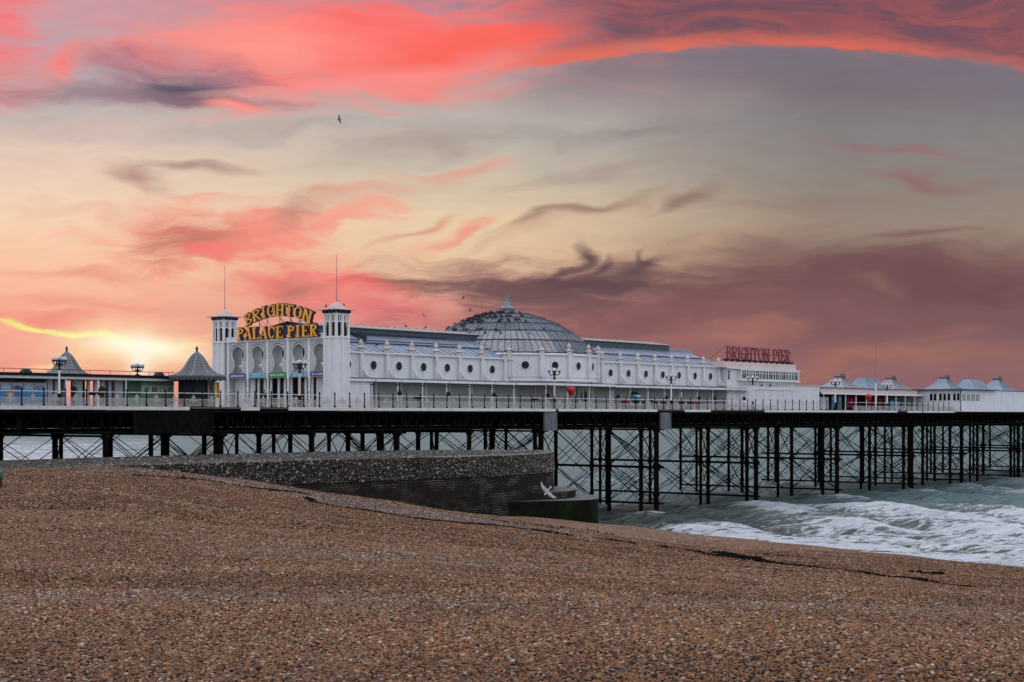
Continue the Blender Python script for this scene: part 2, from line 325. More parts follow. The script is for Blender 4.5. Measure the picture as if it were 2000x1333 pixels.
mat('poster_green', (0.06, 0.24, 0.16), (0.16, 0.40, 0.16), 2.4, 5, 0.4, 0.4)
mat('poster_mixed', (0.07, 0.10, 0.07), (0.20, 0.22, 0.15), 5, 5, 0.4, 0.4)
mat('poster_people', (0.18, 0.10, 0.09), (0.36, 0.30, 0.27), 4, 5, 0.5, 0.4)
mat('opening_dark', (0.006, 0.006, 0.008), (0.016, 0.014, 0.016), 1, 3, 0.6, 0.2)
mat('door_red', (0.05, 0.008, 0.01), (0.03, 0.006, 0.01), 1.5, 3, 0.4, 0.4)
mat('globe_white', (0.62, 0.62, 0.64), (0.56, 0.56, 0.58), 3, 2, 0.3, 0.5)
mat('cream_post', (0.66, 0.60, 0.50), (0.55, 0.49, 0.41), 3, 4, 0.5, 0.35)
mat('balloon_red', (0.52, 0.012, 0.012), (0.42, 0.01, 0.01), 2, 3, 0.3, 0.5)
mat('red_cloth', (0.30, 0.018, 0.025), (0.22, 0.014, 0.02), 3, 4, 0.7, 0.2)
mat('basket_dark', (0.012, 0.02, 0.032), (0.02, 0.035, 0.05), 9, 4, 0.8, 0.2, bump=0.03, bscale=14)
mat('navy_cloth', (0.012, 0.013, 0.02), (0.02, 0.02, 0.028), 8, 4, 0.85, 0.15)
mat('brown_cloth', (0.045, 0.03, 0.028), (0.03, 0.02, 0.02), 8, 4, 0.85, 0.15)
mat('skin', (0.42, 0.26, 0.20), (0.38, 0.22, 0.17), 8, 3, 0.6, 0.3)
mat('hair', (0.02, 0.013, 0.01), (0.03, 0.02, 0.014), 8, 3, 0.6, 0.3)
mat('teal_plastic', (0.05, 0.20, 0.30), (0.03, 0.12, 0.20), 3, 3, 0.35, 0.5)
mat('bin_green', (0.006, 0.11, 0.06), (0.004, 0.075, 0.045), 3, 3, 0.4, 0.4)
mat('bird_dark', (0.022, 0.022, 0.028), (0.045, 0.045, 0.055), 9, 3, 0.7, 0.2)
mat('gull_white', (0.52, 0.49, 0.49), (0.34, 0.33, 0.34), 5, 3, 0.6, 0.3)
mat('gull_grey', (0.30, 0.31, 0.34), (0.24, 0.25, 0.28), 5, 3, 0.6, 0.3)
mat('gull_dusk', (0.05, 0.045, 0.055), (0.08, 0.07, 0.08), 5, 3, 0.6, 0.3)
mat('beak', (0.5, 0.3, 0.05), (0.45, 0.25, 0.04), 5, 2, 0.5, 0.3)
mat('statue_lead', (0.20, 0.205, 0.235), (0.33, 0.33, 0.35), 4, 5, 0.6, 0.3, stain=(0.06, 0.06, 0.075), stain_scale=3, stain_amt=0.7)
for nm, c in (('flag_purple', (0.10, 0.04, 0.25)), ('flag_green', (0.10, 0.36, 0.05)), ('flag_yellow', (0.75, 0.58, 0.05)), ('flag_orange', (0.72, 0.24, 0.03)), ('flag_red', (0.50, 0.03, 0.03))):
    mat(nm, c, None, 3, 3, 0.7, 0.2)

# ------------------------------------------------------------------ mesh helpers
# pier frame: t runs out to sea along the deck edge, w runs back across the deck (away from the beach), z is up
PO = np.array([-15.3, 135.0]); PS = np.array([0.640, 0.768]); PN = np.array([-0.768, 0.640]); PANG = math.atan2(0.768, 0.640)
DECK = 12.0
def PW(t, w, z): 
    p = PO + t*PS + w*PN
    return Vector((p[0], p[1], z))
class MB:
    def __init__(s): s.v = []; s.f = []
    def poly(s, pts):
        n = len(s.v); s.v += [tuple(p) for p in pts]; s.f.append(tuple(range(n, n+len(pts))))
    def hexa(s, p):     # 8 corners: bottom loop then top loop
        n = len(s.v); s.v += [tuple(q) for q in p]
        s.f += [tuple(n+i for i in q) for q in ((3, 2, 1, 0), (4, 5, 6, 7), (0, 1, 5, 4), (1, 2, 6, 5), (2, 3, 7, 6), (3, 0, 4, 7))]
    def box(s, a0, a1, b0, b1, c0, c1):
        s.hexa([(a0, b0, c0), (a1, b0, c0), (a1, b1, c0), (a0, b1, c0), (a0, b0, c1), (a1, b0, c1), (a1, b1, c1), (a0, b1, c1)])
    def prism(s, poly, o, ux, uy, uz):
        """poly in 2D extruded: o origin, ux/uy plane axes, uz extrusion vector"""
        o = Vector(o); ux = Vector(ux); uy = Vector(uy); uz = Vector(uz); n = len(s.v); k = len(poly)
        A = [o+ux*p[0]+uy*p[1] for p in poly]
        s.v += [tuple(p) for p in A]+[tuple(p+uz) for p in A]
        s.f.append(tuple(range(n+k-1, n-1, -1))); s.f.append(tuple(range(n+k, n+2*k)))
        for i in range(k): j = (i+1) % k; s.f.append((n+i, n+j, n+k+j, n+k+i))
    def tube(s, p, q, r0, r1=None, n=8, caps=True):
        p = Vector(p); q = Vector(q); r1 = r0 if r1 is None else r1
        d = (q-p).normalized(); a = d.orthogonal().normalized(); b = d.cross(a); k = len(s.v)
        for c, r in ((p, r0), (q, r1)):
            for i in range(n):
                an = 2*math.pi*i/n; s.v.append(tuple(c+a*math.cos(an)*r+b*math.sin(an)*r))
        for i in range(n): j = (i+1) % n; s.f.append((k+i, k+j, k+n+j, k+n+i))
        if caps: s.f.append(tuple(range(k+n-1, k-1, -1))); s.f.append(tuple(range(k+n, k+2*n)))
    def lathe(s, c, prof, n=12, a0=0.0, caps=True):
        k = len(s.v); m = len(prof)
        for r, z in prof:
            for i in range(n):
                an = a0+2*math.pi*i/n; s.v.append((c[0]+r*math.cos(an), c[1]+r*math.sin(an), c[2]+z))
        for j in range(m-1):
            for i in range(n):
                i2 = (i+1) % n; s.f.append((k+j*n+i, k+j*n+i2, k+(j+1)*n+i2, k+(j+1)*n+i))
        if caps: s.f.append(tuple(range(k+n-1, k-1, -1))); s.f.append(tuple(range(k+(m-1)*n, k+m*n)))
    def ball(s, c, rx, ry=None, rz=None, n=10, m=6):
        ry = ry or rx; rz = rz or rx; k = len(s.v)
        s.v.append((c[0], c[1], c[2]-rz))
        for j in range(1, m):
            ph = -math.pi/2+math.pi*j/m
            for i in range(n):
                an = 2*math.pi*i/n; s.v.append((c[0]+rx*math.cos(ph)*math.cos(an), c[1]+ry*math.cos(ph)*math.sin(an), c[2]+rz*math.sin(ph)))
        s.v.append((c[0], c[1], c[2]+rz)); top = len(s.v)-1
        for i in range(n):
            i2 = (i+1) % n; s.f.append((k, k+1+i2, k+1+i)); s.f.append((top, k+1+(m-2)*n+i, k+1+(m-2)*n+i2))
            for j in range(m-2): s.f.append((k+1+j*n+i, k+1+j*n+i2, k+1+(j+1)*n+i2, k+1+(j+1)*n+i))
    def mesh(s, name, off=(0, 0, 0), smooth=False):
        me = bpy.data.meshes.new(name); o = off
        me.from_pydata([(a-o[0], b-o[1], c-o[2]) for a, b, c in s.v], [], s.f); me.update()
        if smooth: me.shade_smooth()
        return me
class Thing:
    def __init__(s, name, label, cat, org, group=None, ang=PANG, pier=True, kind=None):
        o = bpy.data.objects.new(name, None); C.objects.link(o); o.empty_display_size = 0.3
        o.location = PW(*org) if pier else org; o.rotation_euler = (0, 0, ang if pier else 0)
        s.o = o; s.org = org
        o['label'] = label; o['category'] = cat
        if group: o['group'] = group
        if kind: o['kind'] = kind
    def part(s, name, mb, m, parent=None, smooth=False, label=None):
        """mesh given in pier coordinates"""
        return link(name, mb.mesh(name, s.org, smooth), m, parent or s.o, label=label)
    def inst(s, name, me, m, loc, parent=None, rot=(0, 0, 0), scale=(1, 1, 1)):
        """shared mesh placed at a pier coordinate"""
        l = tuple(loc[i]-s.org[i] for i in range(3)) if parent is None else loc
        return link(name, me, m, parent or s.o, l, rot, scale)
def link(name, me, m=None, parent=None, loc=(0, 0, 0), rot=(0, 0, 0), scale=(1, 1, 1), label=None):
    o = bpy.data.objects.new(name, me); C.objects.link(o)
    if m and not me.materials: me.materials.append(MATS[m])
    o.parent = parent; o.location = loc; o.rotation_euler = rot; o.scale = scale
    if label: o['label'] = label
    return o
def tag(o, label=None, cat=None, group=None, kind=None):
    for k, v in (('label', label), ('category', cat), ('group', group), ('kind', kind)):
        if v: o[k] = v
    return o

# ================================================================== SETTING: beach, sea, groyne
# ------------------------------------------------------------------ beach
def tps(pts):
    P = np.array([p[:2] for p in pts], float); z = np.array([p[2] for p in pts], float); n = len(P)
    D = np.hypot(P[:, None, 0]-P[None, :, 0], P[:, None, 1]-P[None, :, 1])
    K = np.where(D > 0, D*D*np.log(D+1e-9), 0)+np.eye(n)*2.0
    A = np.zeros((n+3, n+3)); A[:n, :n] = K; A[:n, n] = 1; A[:n, n+1:] = P; A[n, :n] = 1; A[n+1:, :n] = P.T
    s = np.linalg.solve(A, np.r_[z, 0, 0, 0])
    def f(x, y):
        x = np.asarray(x, float); y = np.asarray(y, float); sh = x.shape; x = x.ravel(); y = y.ravel(); r = np.zeros_like(x)
        for a in range(0, len(x), 20000):
            d = np.hypot(x[a:a+20000, None]-P[None, :, 0], y[a:a+20000, None]-P[None, :, 1])
            r[a:a+20000] = np.where(d > 0, d*d*np.log(d+1e-9), 0)@s[:n]+s[n]+s[n+1]*x[a:a+20000]+s[n+2]*y[a:a+20000]
        return r.reshape(sh)
    return f
crest = [(-28.7, 86, 8.11), (-25.2, 89, 8.28), (-22.7, 92.8, 7.68), (-18.7, 96.8, 7.07), (-14.9, 101.5, 5.97), (-7.3, 109, 4.55), (0, 117, 3.52), (6.5, 121, 2.48), (12.5, 125, 0.85), (24, 120, 0.91), (37.3, 112, 0.1)]
cps = [(-12, 0, 9.42), (0, 0, 9.42), (12, 0, 9.42), (-4, 11, 9.4), (0, 11, 9.4), (4, 11, 9.4), (-25, -25, 10.4), (0, -25, 10.4), (30, -25, 9.8)]
for x, y, z in crest:
    u = x/y
    for k in (0.25, 0.5, 0.75):
        yy = 11+(y-11)*k; cps.append((u*yy, yy, 9.4+(z-9.4)*k))
    cps.append((x, y, z))
    if x > 3: cps += [(x*1.06, y+13, -1.4), (x*1.15, y+32, -3.2)]
    else: cps += [(x*1.05-3, y+18, min(z, 6)-2.5)]
cps += [(-60, 60, 8.7), (-80, 15, 9.7), (-60, 100, 8.0), (60, 96, 0.2), (56, 60, 3.6), (50, 20, 7.2), (95, 70, -0.4), (90, 25, 3.2), (100, 100, -3), (-70, 150, 2), (0, 165, -3), (-40, 160, -2), (80, 140, -4)]
beach_f = tps(cps)
def micro(x, y):
    r = 0.05*np.sin(0.31*x+0.52*y+1.0)*np.sin(0.21*y-0.4*x)+0.035*np.sin(0.9*x-0.5*y)+0.03*np.sin(1.5*y+0.7*x+np.sin(0.8*x))
    return r+0.012*np.sin(3.7*x+1.3*y)*np.sin(2.9*y-2.1*x)
def beach_z(x, y): 
    x = np.asarray(x, float); y = np.asarray(y, float)
    return beach_f(x, y)+micro(x, y)*np.clip(y/30, 0.3, 1.0)
def grid_mesh(name, xs, ys, Z, smooth=True):
    nx, ny = len(xs), len(ys); X, Y = np.meshgrid(xs, ys)
    v = np.stack([X.ravel(), Y.ravel(), Z.ravel()], 1)
    i = np.arange(nx-1)[None, :]+nx*np.arange(ny-1)[:, None]; q = np.stack([i, i+1, i+nx+1, i+nx], -1).reshape(-1, 4)
    me = bpy.data.meshes.new(name); me.vertices.add(len(v)); me.vertices.foreach_set('co', v.ravel())
    me.loops.add(q.size); me.loops.foreach_set('vertex_index', q.ravel().astype(np.int32))
    me.polygons.add(len(q)); me.polygons.foreach_set('loop_start', (np.arange(len(q))*4).astype(np.int32))
    me.update(calc_edges=True); me.validate()
    if smooth: me.shade_smooth()
    return me
PEB = [(0.0, (0.012, 0.007, 0.005)), (0.14, (0.060, 0.028, 0.015)), (0.33, (0.19, 0.083, 0.036)), (0.56, (0.33, 0.142, 0.054)), (0.70, (0.225, 0.112, 0.056)), (0.80, (0.090, 0.073, 0.066)),
       (0.90, (0.33, 0.192, 0.108)), (0.97, (0.42, 0.30, 0.20)), (1.0, (0.58, 0.48, 0.38))]
def shingle_mat(name, instanced):
    m = bpy.data.materials.new(name); m.use_nodes = True; t = NT(m.node_tree); b = t.n['Principled BSDF']
    g = t.node('ShaderNodeNewGeometry'); pos = g.outputs['Position']
    if instanced:
        oi = t.node('ShaderNodeObjectInfo'); f = oi.outputs['Random']
        n = t.noise(pos, 45, 4, 0.6)
        f = t.m('ADD', f, t.m('MULTIPLY', t.m('SUBTRACT', n, 0.5), 0.16), clamp=True)
    else:
        vo = t.node('ShaderNodeTexVoronoi'); t.put(vo.inputs['Vector'], t.scl(pos, 1, 1, 0.5)); vo.inputs['Scale'].default_value = 14
        f = t.sep(vo.outputs['Color'])[0]
        v2 = t.node('ShaderNodeTexVoronoi'); t.put(v2.inputs['Vector'], pos); v2.inputs['Scale'].default_value = 5.5
        f2 = t.sep(v2.outputs['Color'])[1]
        f = t.m('MULTIPLY_ADD', t.m('SUBTRACT', f2, 0.5), 0.45, t.m('MULTIPLY_ADD', t.m('SUBTRACT', f, 0.5), 0.9, 0.5), clamp=True)
    col = t.ramp(f, PEB)
    # broad drifts of greyer and browner stone, drawn out along the shore
    mp = t.node('ShaderNodeMapping', vector_type='POINT'); t.put(mp.inputs[0], pos); mp.inputs['Rotation'].default_value = (0, 0, R(22)); mp.inputs['Scale'].default_value = (0.03, 0.16, 0.05)
    dn = t.noise(mp.outputs[0], 1.0, 5, 0.6, 0.5)
    col = t.mix(t.mr(dn, 0.54, 0.70, 0, 0.55), col, t.mix(1.0, col, (1.0, 1.3, 1.75), 'MULTIPLY'))
    if not instanced:                                            # a sorted band of greyer stone seaward of the strand line
        bs = t.node('ShaderNodeAttribute', attribute_name='beyond_strand').outputs['Fac']
        bs = t.m('ADD', bs, t.m('MULTIPLY', t.m('SUBTRACT', dn, 0.5), 9.0))
        bf = t.m('MULTIPLY', t.mr(bs, -0.6, 0.8), t.mr(bs, 13.0, 6.0, 0.15, 1.0))
        col = t.mix(t.m('MULTIPLY', bf, 0.75), col, t.mix(1.0, col, (0.86, 1.16, 1.75), 'MULTIPLY'))
    big = t.noise(pos, 0.35, 5, 0.6)
    sc_ = t.mr(big, 0.3, 0.7, 0.82, 1.14)
    col = t.mix(1.0, col, t.xyz(sc_, sc_, sc_), 'MULTIPLY')
    zz = t.sep(pos)[2]                                           # darker wet stone by the water's edge
    wet = t.mr(t.m('ADD', zz, t.m('MULTIPLY', t.m('SUBTRACT', big, 0.5), 0.6)), 1.9, 0.5)
    col = t.mix(t.m('MULTIPLY', wet, 0.7), col, t.mix(1.0, col, (0.5, 0.48, 0.5), 'MULTIPLY'))
    t.put(b.inputs['Base Color'], col); t.put(b.inputs['Roughness'], t.mr(wet, 0, 1, 0.65, 0.4)); b.inputs['Specular IOR Level'].default_value = 0.12
    bn = t.node('ShaderNodeBump')
    if instanced: h = t.m('MULTIPLY', t.noise(pos, 60, 3, 0.6), 0.004); bn.inputs['Strength'].default_value = 0.6
    else:
        d1 = t.vor(t.scl(pos, 1, 1, 0.5), 14); d2 = t.vor(pos, 5.5)
        h = t.m('ADD', t.m('MULTIPLY', d1, -0.05), t.m('MULTIPLY', d2, -0.05)); bn.inputs['Strength'].default_value = 1.0
    bn.inputs['Distance'].default_value = 1.0; t.put(bn.inputs['Height'], h); t.l.new(bn.outputs[0], b.inputs['Normal'])
    MATS[name] = m
shingle_mat('shingle', False); shingle_mat('pebble', True)
def ray_ground(px, py):
    ys_ = np.linspace(12, 140, 2600); u = (px-1000)/3000; zr = EYE-(py-812)/3000*ys_
    zb = beach_z(u*ys_, ys_); i = int(np.argmax(zr < zb)) 
    return np.array([u*ys_[i], ys_[i]])
STRAND = [(600, 972), (626, 985), (690, 994), (752, 1003), (849, 1017), (928, 1024), (1010, 1032), (1060, 1038), (1112, 1046), (1180, 1054), (1240, 1063), (1300, 1072), (1370, 1081), (1450, 1091), (1540, 1105), (1630, 1114), (1705, 1123), (1810, 1137), (1900, 1149), (1990, 1160)]
SL = np.array([ray_ground(*p) for p in [(255, 929), (360, 934), (525, 957)]+STRAND]); SL = SL[np.argsort(SL[:, 0])]
xs = np.r_[np.arange(-95, -40, 2.5), np.arange(-40, 50, 0.8), np.arange(50, 130, 2.5)]; ys = np.r_[np.arange(-30, 5, 1.5), np.arange(5, 60, 0.5), np.arange(60, 135, 0.7), np.arange(135, 185, 2.0)]
X, Y = np.meshgrid(xs, ys)
beach = link('beach', grid_mesh('beach', xs, ys, beach_z(X, Y)-0.012), 'shingle')
tag(beach, kind='structure')
a_ = beach.data.attributes.new('beyond_strand', 'FLOAT', 'POINT'); a_.data.foreach_set('value', (Y-np.interp(X, SL[:, 0], SL[:, 1])).ravel().astype(np.float32))

def pebble_field(name, pos, scl, rot, subdiv, label):
    me = bpy.data.meshes.new(name); me.vertices.add(len(pos)); me.vertices.foreach_set('co', pos.ravel().astype(np.float32))
    for nm, arr in (('pscale', scl), ('prot', rot)):
        a = me.attributes.new(nm, 'FLOAT_VECTOR', 'POINT'); a.data.foreach_set('vector', arr.ravel().astype(np.float32))
    me.update(); o = link(name, me)
    ng = bpy.data.node_groups.new(name+'_scatter', 'GeometryNodeTree')
    ng.interface.new_socket('Geometry', in_out='INPUT', socket_type='NodeSocketGeometry'); ng.interface.new_socket('Geometry', in_out='OUTPUT', socket_type='NodeSocketGeometry')
    N = ng.nodes; Lk = ng.links
    gi = N.new('NodeGroupInput'); go = N.new('NodeGroupOutput'); ip = N.new('GeometryNodeInstanceOnPoints'); ic = N.new('GeometryNodeMeshIcoSphere')
    ic.inputs['Radius'].default_value = 1.0; ic.inputs['Subdivisions'].default_value = subdiv
    ss = N.new('GeometryNodeSetShadeSmooth'); sm = N.new('GeometryNodeSetMaterial'); sm.inputs['Material'].default_value = MATS['pebble']
    Lk.new(ic.outputs['Mesh'], ss.inputs[0]); Lk.new(ss.outputs[0], sm.inputs[0]); Lk.new(sm.outputs[0], ip.inputs['Instance'])
    Lk.new(gi.outputs[0], ip.inputs['Points'])
    for nm, sock in (('pscale', 'Scale'), ('prot', 'Rotation')):
        na = N.new('GeometryNodeInputNamedAttribute'); na.data_type = 'FLOAT_VECTOR'; na.inputs['Name'].default_value = nm
        Lk.new(na.outputs[0], ip.inputs[sock])
    Lk.new(ip.outputs[0], go.inputs[0])
    md = o.modifiers.new('scatter', 'NODES'); md.node_group = ng
    tag(o, label, 'pebbles', kind='stuff')
    return o
def jitter(y0, y1, s):
    ys_ = np.arange(y0, y1, s); out = []
    for k, y in enumerate(ys_):
        h = 0.36*y+1.6; x = np.arange(-h, h, s)+(k % 2)*s*0.5
        out.append(np.stack([x, np.full_like(x, y)], 1))
    p = np.concatenate(out); return p+rng.uniform(-0.42, 0.42, p.shape)*s
def pebbles(name, y0, y1, s, subdiv, label, thin=False):
    p = jitter(y0, y1, s)
    if thin: p = p[rng.random(len(p)) < np.clip(1.15-(p[:, 1]-y0)/(y1-y0)*1.15, 0, 1)]
    n = len(p)
    r = (0.0095+0.0175*rng.beta(1.5, 4.0, n))*np.interp(p[:, 1], [9, 18, 28, 41, 104], [1.0, 1.15, 1.55, 2.15, 2.6])
    z = beach_z(p[:, 0], p[:, 1])
    scl = np.stack([r*rng.uniform(0.85, 1.35, n), r*rng.uniform(0.7, 1.0, n), r*rng.uniform(0.42, 0.68, n)], 1)
    rot = np.stack([rng.normal(0, 0.3, n), rng.normal(0, 0.3, n), rng.uniform(0, 6.28, n)], 1)
    pebble_field(name, np.c_[p, z+r*0.12+rng.uniform(0, 0.012, n)], scl, rot, subdiv, label)
pebbles('pebbles', 9.0, 18, 0.027, 2, 'brown and grey shingle pebbles covering the near beach')
pebbles('middle_pebbles', 18, 28, 0.035, 1, 'brown shingle stones covering the beach a little further off')
pebbles('far_pebbles', 28, 41, 0.050, 1, 'brown shingle stones covering the middle of the beach')
pebbles('scattered_pebbles', 41, 104, 0.095, 1, 'small shingle stones thinly strewn over the far beach', True)

# ------------------------------------------------------------------ sea
shore = np.array([(-900, 720), (-320, 330), (-140, 215), (-60, 160), (-10, 137), (8, 128), (14, 131), (25, 125.5), (38.5, 116), (62, 97), (96, 66), (140, 20), (200, -60)], float)
def shore_dist(x, y):
    d = np.full(x.shape, 1e9)
    for a, b in zip(shore[:-1], shore[1:]):
        ab = b-a; tt = np.clip(((x-a[0])*ab[0]+(y-a[1])*ab[1])/(ab@ab), 0, 1)
        d = np.minimum(d, np.hypot(x-a[0]-tt*ab[0], y-a[1]-tt*ab[1]))
    return d
def spread(a, b, step, far, ratio=1.16):
    c = list(np.arange(a, b, step)); s = step; v = c[-1]
    while v < far: s *= ratio; v += s; c.append(v)
    s = step; v = c[0]; lo = []
    while v > -far: s *= ratio; v -= s; lo.append(v)
    return np.array(lo[::-1]+c)
xs = spread(-30, 125, 0.75, 26000)
ys = [88.0]
while ys[-1] < 270: ys.append(ys[-1]+0.7)
s_ = 0.7
while ys[-1] < 30000: s_ *= 1.12; ys.append(ys[-1]+s_)
ys = np.array([-26000, -4000, -600, -100, 0, 50, 75]+ys)
X, Y = np.meshgrid(xs, ys); sd_ = shore_dist(X, Y)
Z = np.zeros_like(X); wr = np.random.default_rng(5)
fade = np.clip(1-(np.hypot(X, Y)-300)/500, 0, 1)
for k in range(26):
    lam = 2.2*1.145**k; a = 0.024*lam**0.72; an = R(228)+wr.normal(0, 0.5)            # waves run in towards the beach
    kx, ky = math.cos(an)*2*math.pi/lam, math.sin(an)*2*math.pi/lam; ph = wr.uniform(0, 6.28)
    if lam > 24: a *= 0.35
    th = kx*X+ky*Y+ph+0.6*np.sin(0.05*X+0.04*Y+k)
    Z += a*(np.sin(th)+0.35*np.sin(2*th+0.4))
swell = np.exp(-((sd_-18)/5)**2)*0.42+np.exp(-((sd_-36)/6)**2)*0.32+np.exp(-((sd_-58)/8)**2)*0.25
Z = Z*fade*np.clip(0.35+sd_/40, 0.35, 1.0)+swell*(0.55+0.45*np.sin(0.11*X+0.07*Y+2*np.sin(0.05*X)))*np.clip((X-5)/25, 0, 1)*fade
sea_me = grid_mesh('sea', xs, ys, Z)
for nm, arr in (('shore', sd_), ('surf', np.where(X > -30, np.clip((X+4)*1.55, 7, 90), np.clip((-30-X)*4, 7, 520)))):
    a = sea_me.attributes.new(nm, 'FLOAT', 'POINT'); a.data.foreach_set('value', arr.ravel().astype(np.float32))
def sea_mat():
    m = bpy.data.materials.new('sea_water'); m.use_nodes = True; t = NT(m.node_tree); b = t.n['Principled BSDF']
    pos = t.node('ShaderNodeNewGeometry').outputs['Position']
    at = t.node('ShaderNodeAttribute', attribute_name='shore'); shd = at.outputs['Fac']
    a2 = t.node('ShaderNodeAttribute', attribute_name='surf'); srf = a2.outputs['Fac']
    ln = t.noise(t.scl(pos, 0.03, 0.06, 0), 1, 4, 0.6)
    f = t.mr(t.m('ADD', shd, t.m('MULTIPLY', t.m('SUBTRACT', ln, 0.5), 60)), 15, 95)
    col = t.mix(f, (0.070, 0.080, 0.046), (0.135, 0.225, 0.215))
    st_ = t.noise(t.scl(pos, 0.16, 0.75, 0), 1, 5, 0.68, 0.7)          # wave light and shade painted into the colour as streaks, with fine foam
    col = t.mix(t.mr(st_, 0.36, 0.62), t.mix(1.0, col, (0.50, 0.52, 0.56), 'MULTIPLY'), col)
    col = t.mix(t.mr(st_, 0.60, 0.78, 0, 0.35), col, (0.50, 0.54, 0.55))
    rel = t.m('DIVIDE', shd, srf)
    mp = t.node('ShaderNodeMapping', vector_type='POINT'); t.put(mp.inputs[0], pos); mp.inputs['Rotation'].default_value = (0, 0, R(30)); mp.inputs['Scale'].default_value = (0.55, 1.1, 0.4)
    wv = t.noise(mp.outputs[0], 0.5, 3, 0.6, 0, out=1)
    pw = t.vm('ADD', mp.outputs[0], t.vm('SCALE', t.vm('SUBTRACT', wv, (0.5, 0.5, 0.5)), scale=2.2))
    lace = t.m('SUBTRACT', 1.0, t.mr(t.vor(pw, 0.75, 'DISTANCE_TO_EDGE'), 0.0, 0.34))
    lace2 = t.m('SUBTRACT', 1.0, t.mr(t.vor(pw, 2.3, 'DISTANCE_TO_EDGE'), 0.0, 0.36))
    bn_ = t.noise(t.vm('ADD', t.scl(pos, 0.10, 0.2, 0), (3, 1, 0)), 1, 6, 0.65, 0.8)
    fine = t.noise(pw, 2.4, 5, 0.7)
    amt = t.m('ADD', t.mr(rel, 1.05, 0.12, 0.0, 0.66), t.mr(shd, 4.0, 0.5, 0.0, 0.22))
    v = t.m('ADD', t.m('ADD', t.m('MULTIPLY', lace, 0.42), t.m('MULTIPLY', lace2, 0.24)), t.m('ADD', t.m('MULTIPLY', t.m('SUBTRACT', bn_, 0.5), 1.9), t.m('MULTIPLY', t.m('SUBTRACT', fine, 0.5), 1.5)))
    zc = t.sep(pos)[2]
    v = t.m('ADD', t.m('ADD', v, t.m('MULTIPLY', zc, 0.35)), amt)
    foam = t.m('MULTIPLY', t.mr(v, 0.66, 1.02), t.mr(amt, 0.02, 0.16))
    caps = t.mr(t.m('ADD', t.m('MULTIPLY', zc, 0.6), t.noise(t.scl(pos, 0.5, 1.1, 0), 1, 5, 0.7, 0.5)), 0.80, 0.95, 0, 0.7)
    foam = t.m('MAXIMUM', foam, t.m('MULTIPLY', caps, t.mr(shd, 170, 30)))
    col = t.mix(foam, col, (0.76, 0.78, 0.80))
    t.put(b.inputs['Base Color'], col)
    t.put(b.inputs['Roughness'], t.mr(foam, 0, 1, 0.30, 0.75)); b.inputs['IOR'].default_value = 1.33; t.put(b.inputs['Specular IOR Level'], t.mr(foam, 0, 1, 0.2, 0.1))
    w1 = t.noise(t.scl(pos, 0.5, 0.95, 0.3), 1.0, 6, 0.62, 0.6); w2 = t.noise(t.scl(pos, 0.10, 0.22, 0.1), 1.0, 3, 0.6)
    h = t.m('ADD', t.m('MULTIPLY', w1, 1.35), t.m('MULTIPLY', w2, 2.2)); h = t.m('ADD', h, t.m('MULTIPLY', foam, 0.06))
    bn = t.node('ShaderNodeBump'); bn.inputs['Strength'].default_value = 0.95; bn.inputs['Distance'].default_value = 1.0
    t.put(bn.inputs['Height'], h); t.l.new(bn.outputs[0], b.inputs['Normal'])
    df = t.node('ShaderNodeBsdfDiffuse'); t.put(df.inputs['Color'], col); t.l.new(bn.outputs[0], df.inputs['Normal'])
    gs = t.node('ShaderNodeBsdfGlossy'); gs.inputs['Roughness'].default_value = 0.28; gs.inputs['Color'].default_value = (0.9, 0.95, 0.97, 1); t.l.new(bn.outputs[0], gs.inputs['Normal'])
    mx = t.node('ShaderNodeMixShader'); t.put(mx.inputs[0], t.mr(foam, 0, 1, 0.12, 0.03)); t.l.new(df.outputs[0], mx.inputs[1]); t.l.new(gs.outputs[0], mx.inputs[2])
    t.l.new(mx.outputs[0], t.n['Material Output'].inputs['Surface']); t.n.remove(b)
    MATS['sea_water'] = m
sea_mat()
sea = link('sea', sea_me, 'sea_water'); tag(sea, kind='structure')

# ------------------------------------------------------------------ groyne of pebbled concrete
def smooth_line(pts, k=6):
    P = [np.array(p, float) for p in pts]; P = [2*P[0]-P[1]]+P+[2*P[-1]-P[-2]]; out = []
    for i in range(1, len(P)-2):
        for j in range(k):
            s = j/k; a, b, c, d = P[i-1:i+3]
            out.append(0.5*((2*b)+(c-a)*s+(2*a-5*b+4*c-d)*s*s+(3*b-a-3*c+d)*s**3))
    out.append(P[-2]); return out
front = smooth_line([(-52, 62), (-40, 76), (-29, 86.5), (-22.7, 92.8), (-18.8, 96.8), (-15.2, 101), (-9.3, 107), (-3.75, 112.5), (0, 117), (2.3, 121.4), (3.3, 125.6), (3.0, 129.6), (1.0, 132.6)], 7)
back = [(-4.5, 134.2), (-11.4, 131.5), (-18.75, 124.5), (-26.9, 114.5), (-34, 103), (-46, 90), (-62, 74)]
GT = 8.3; GM = 6.75
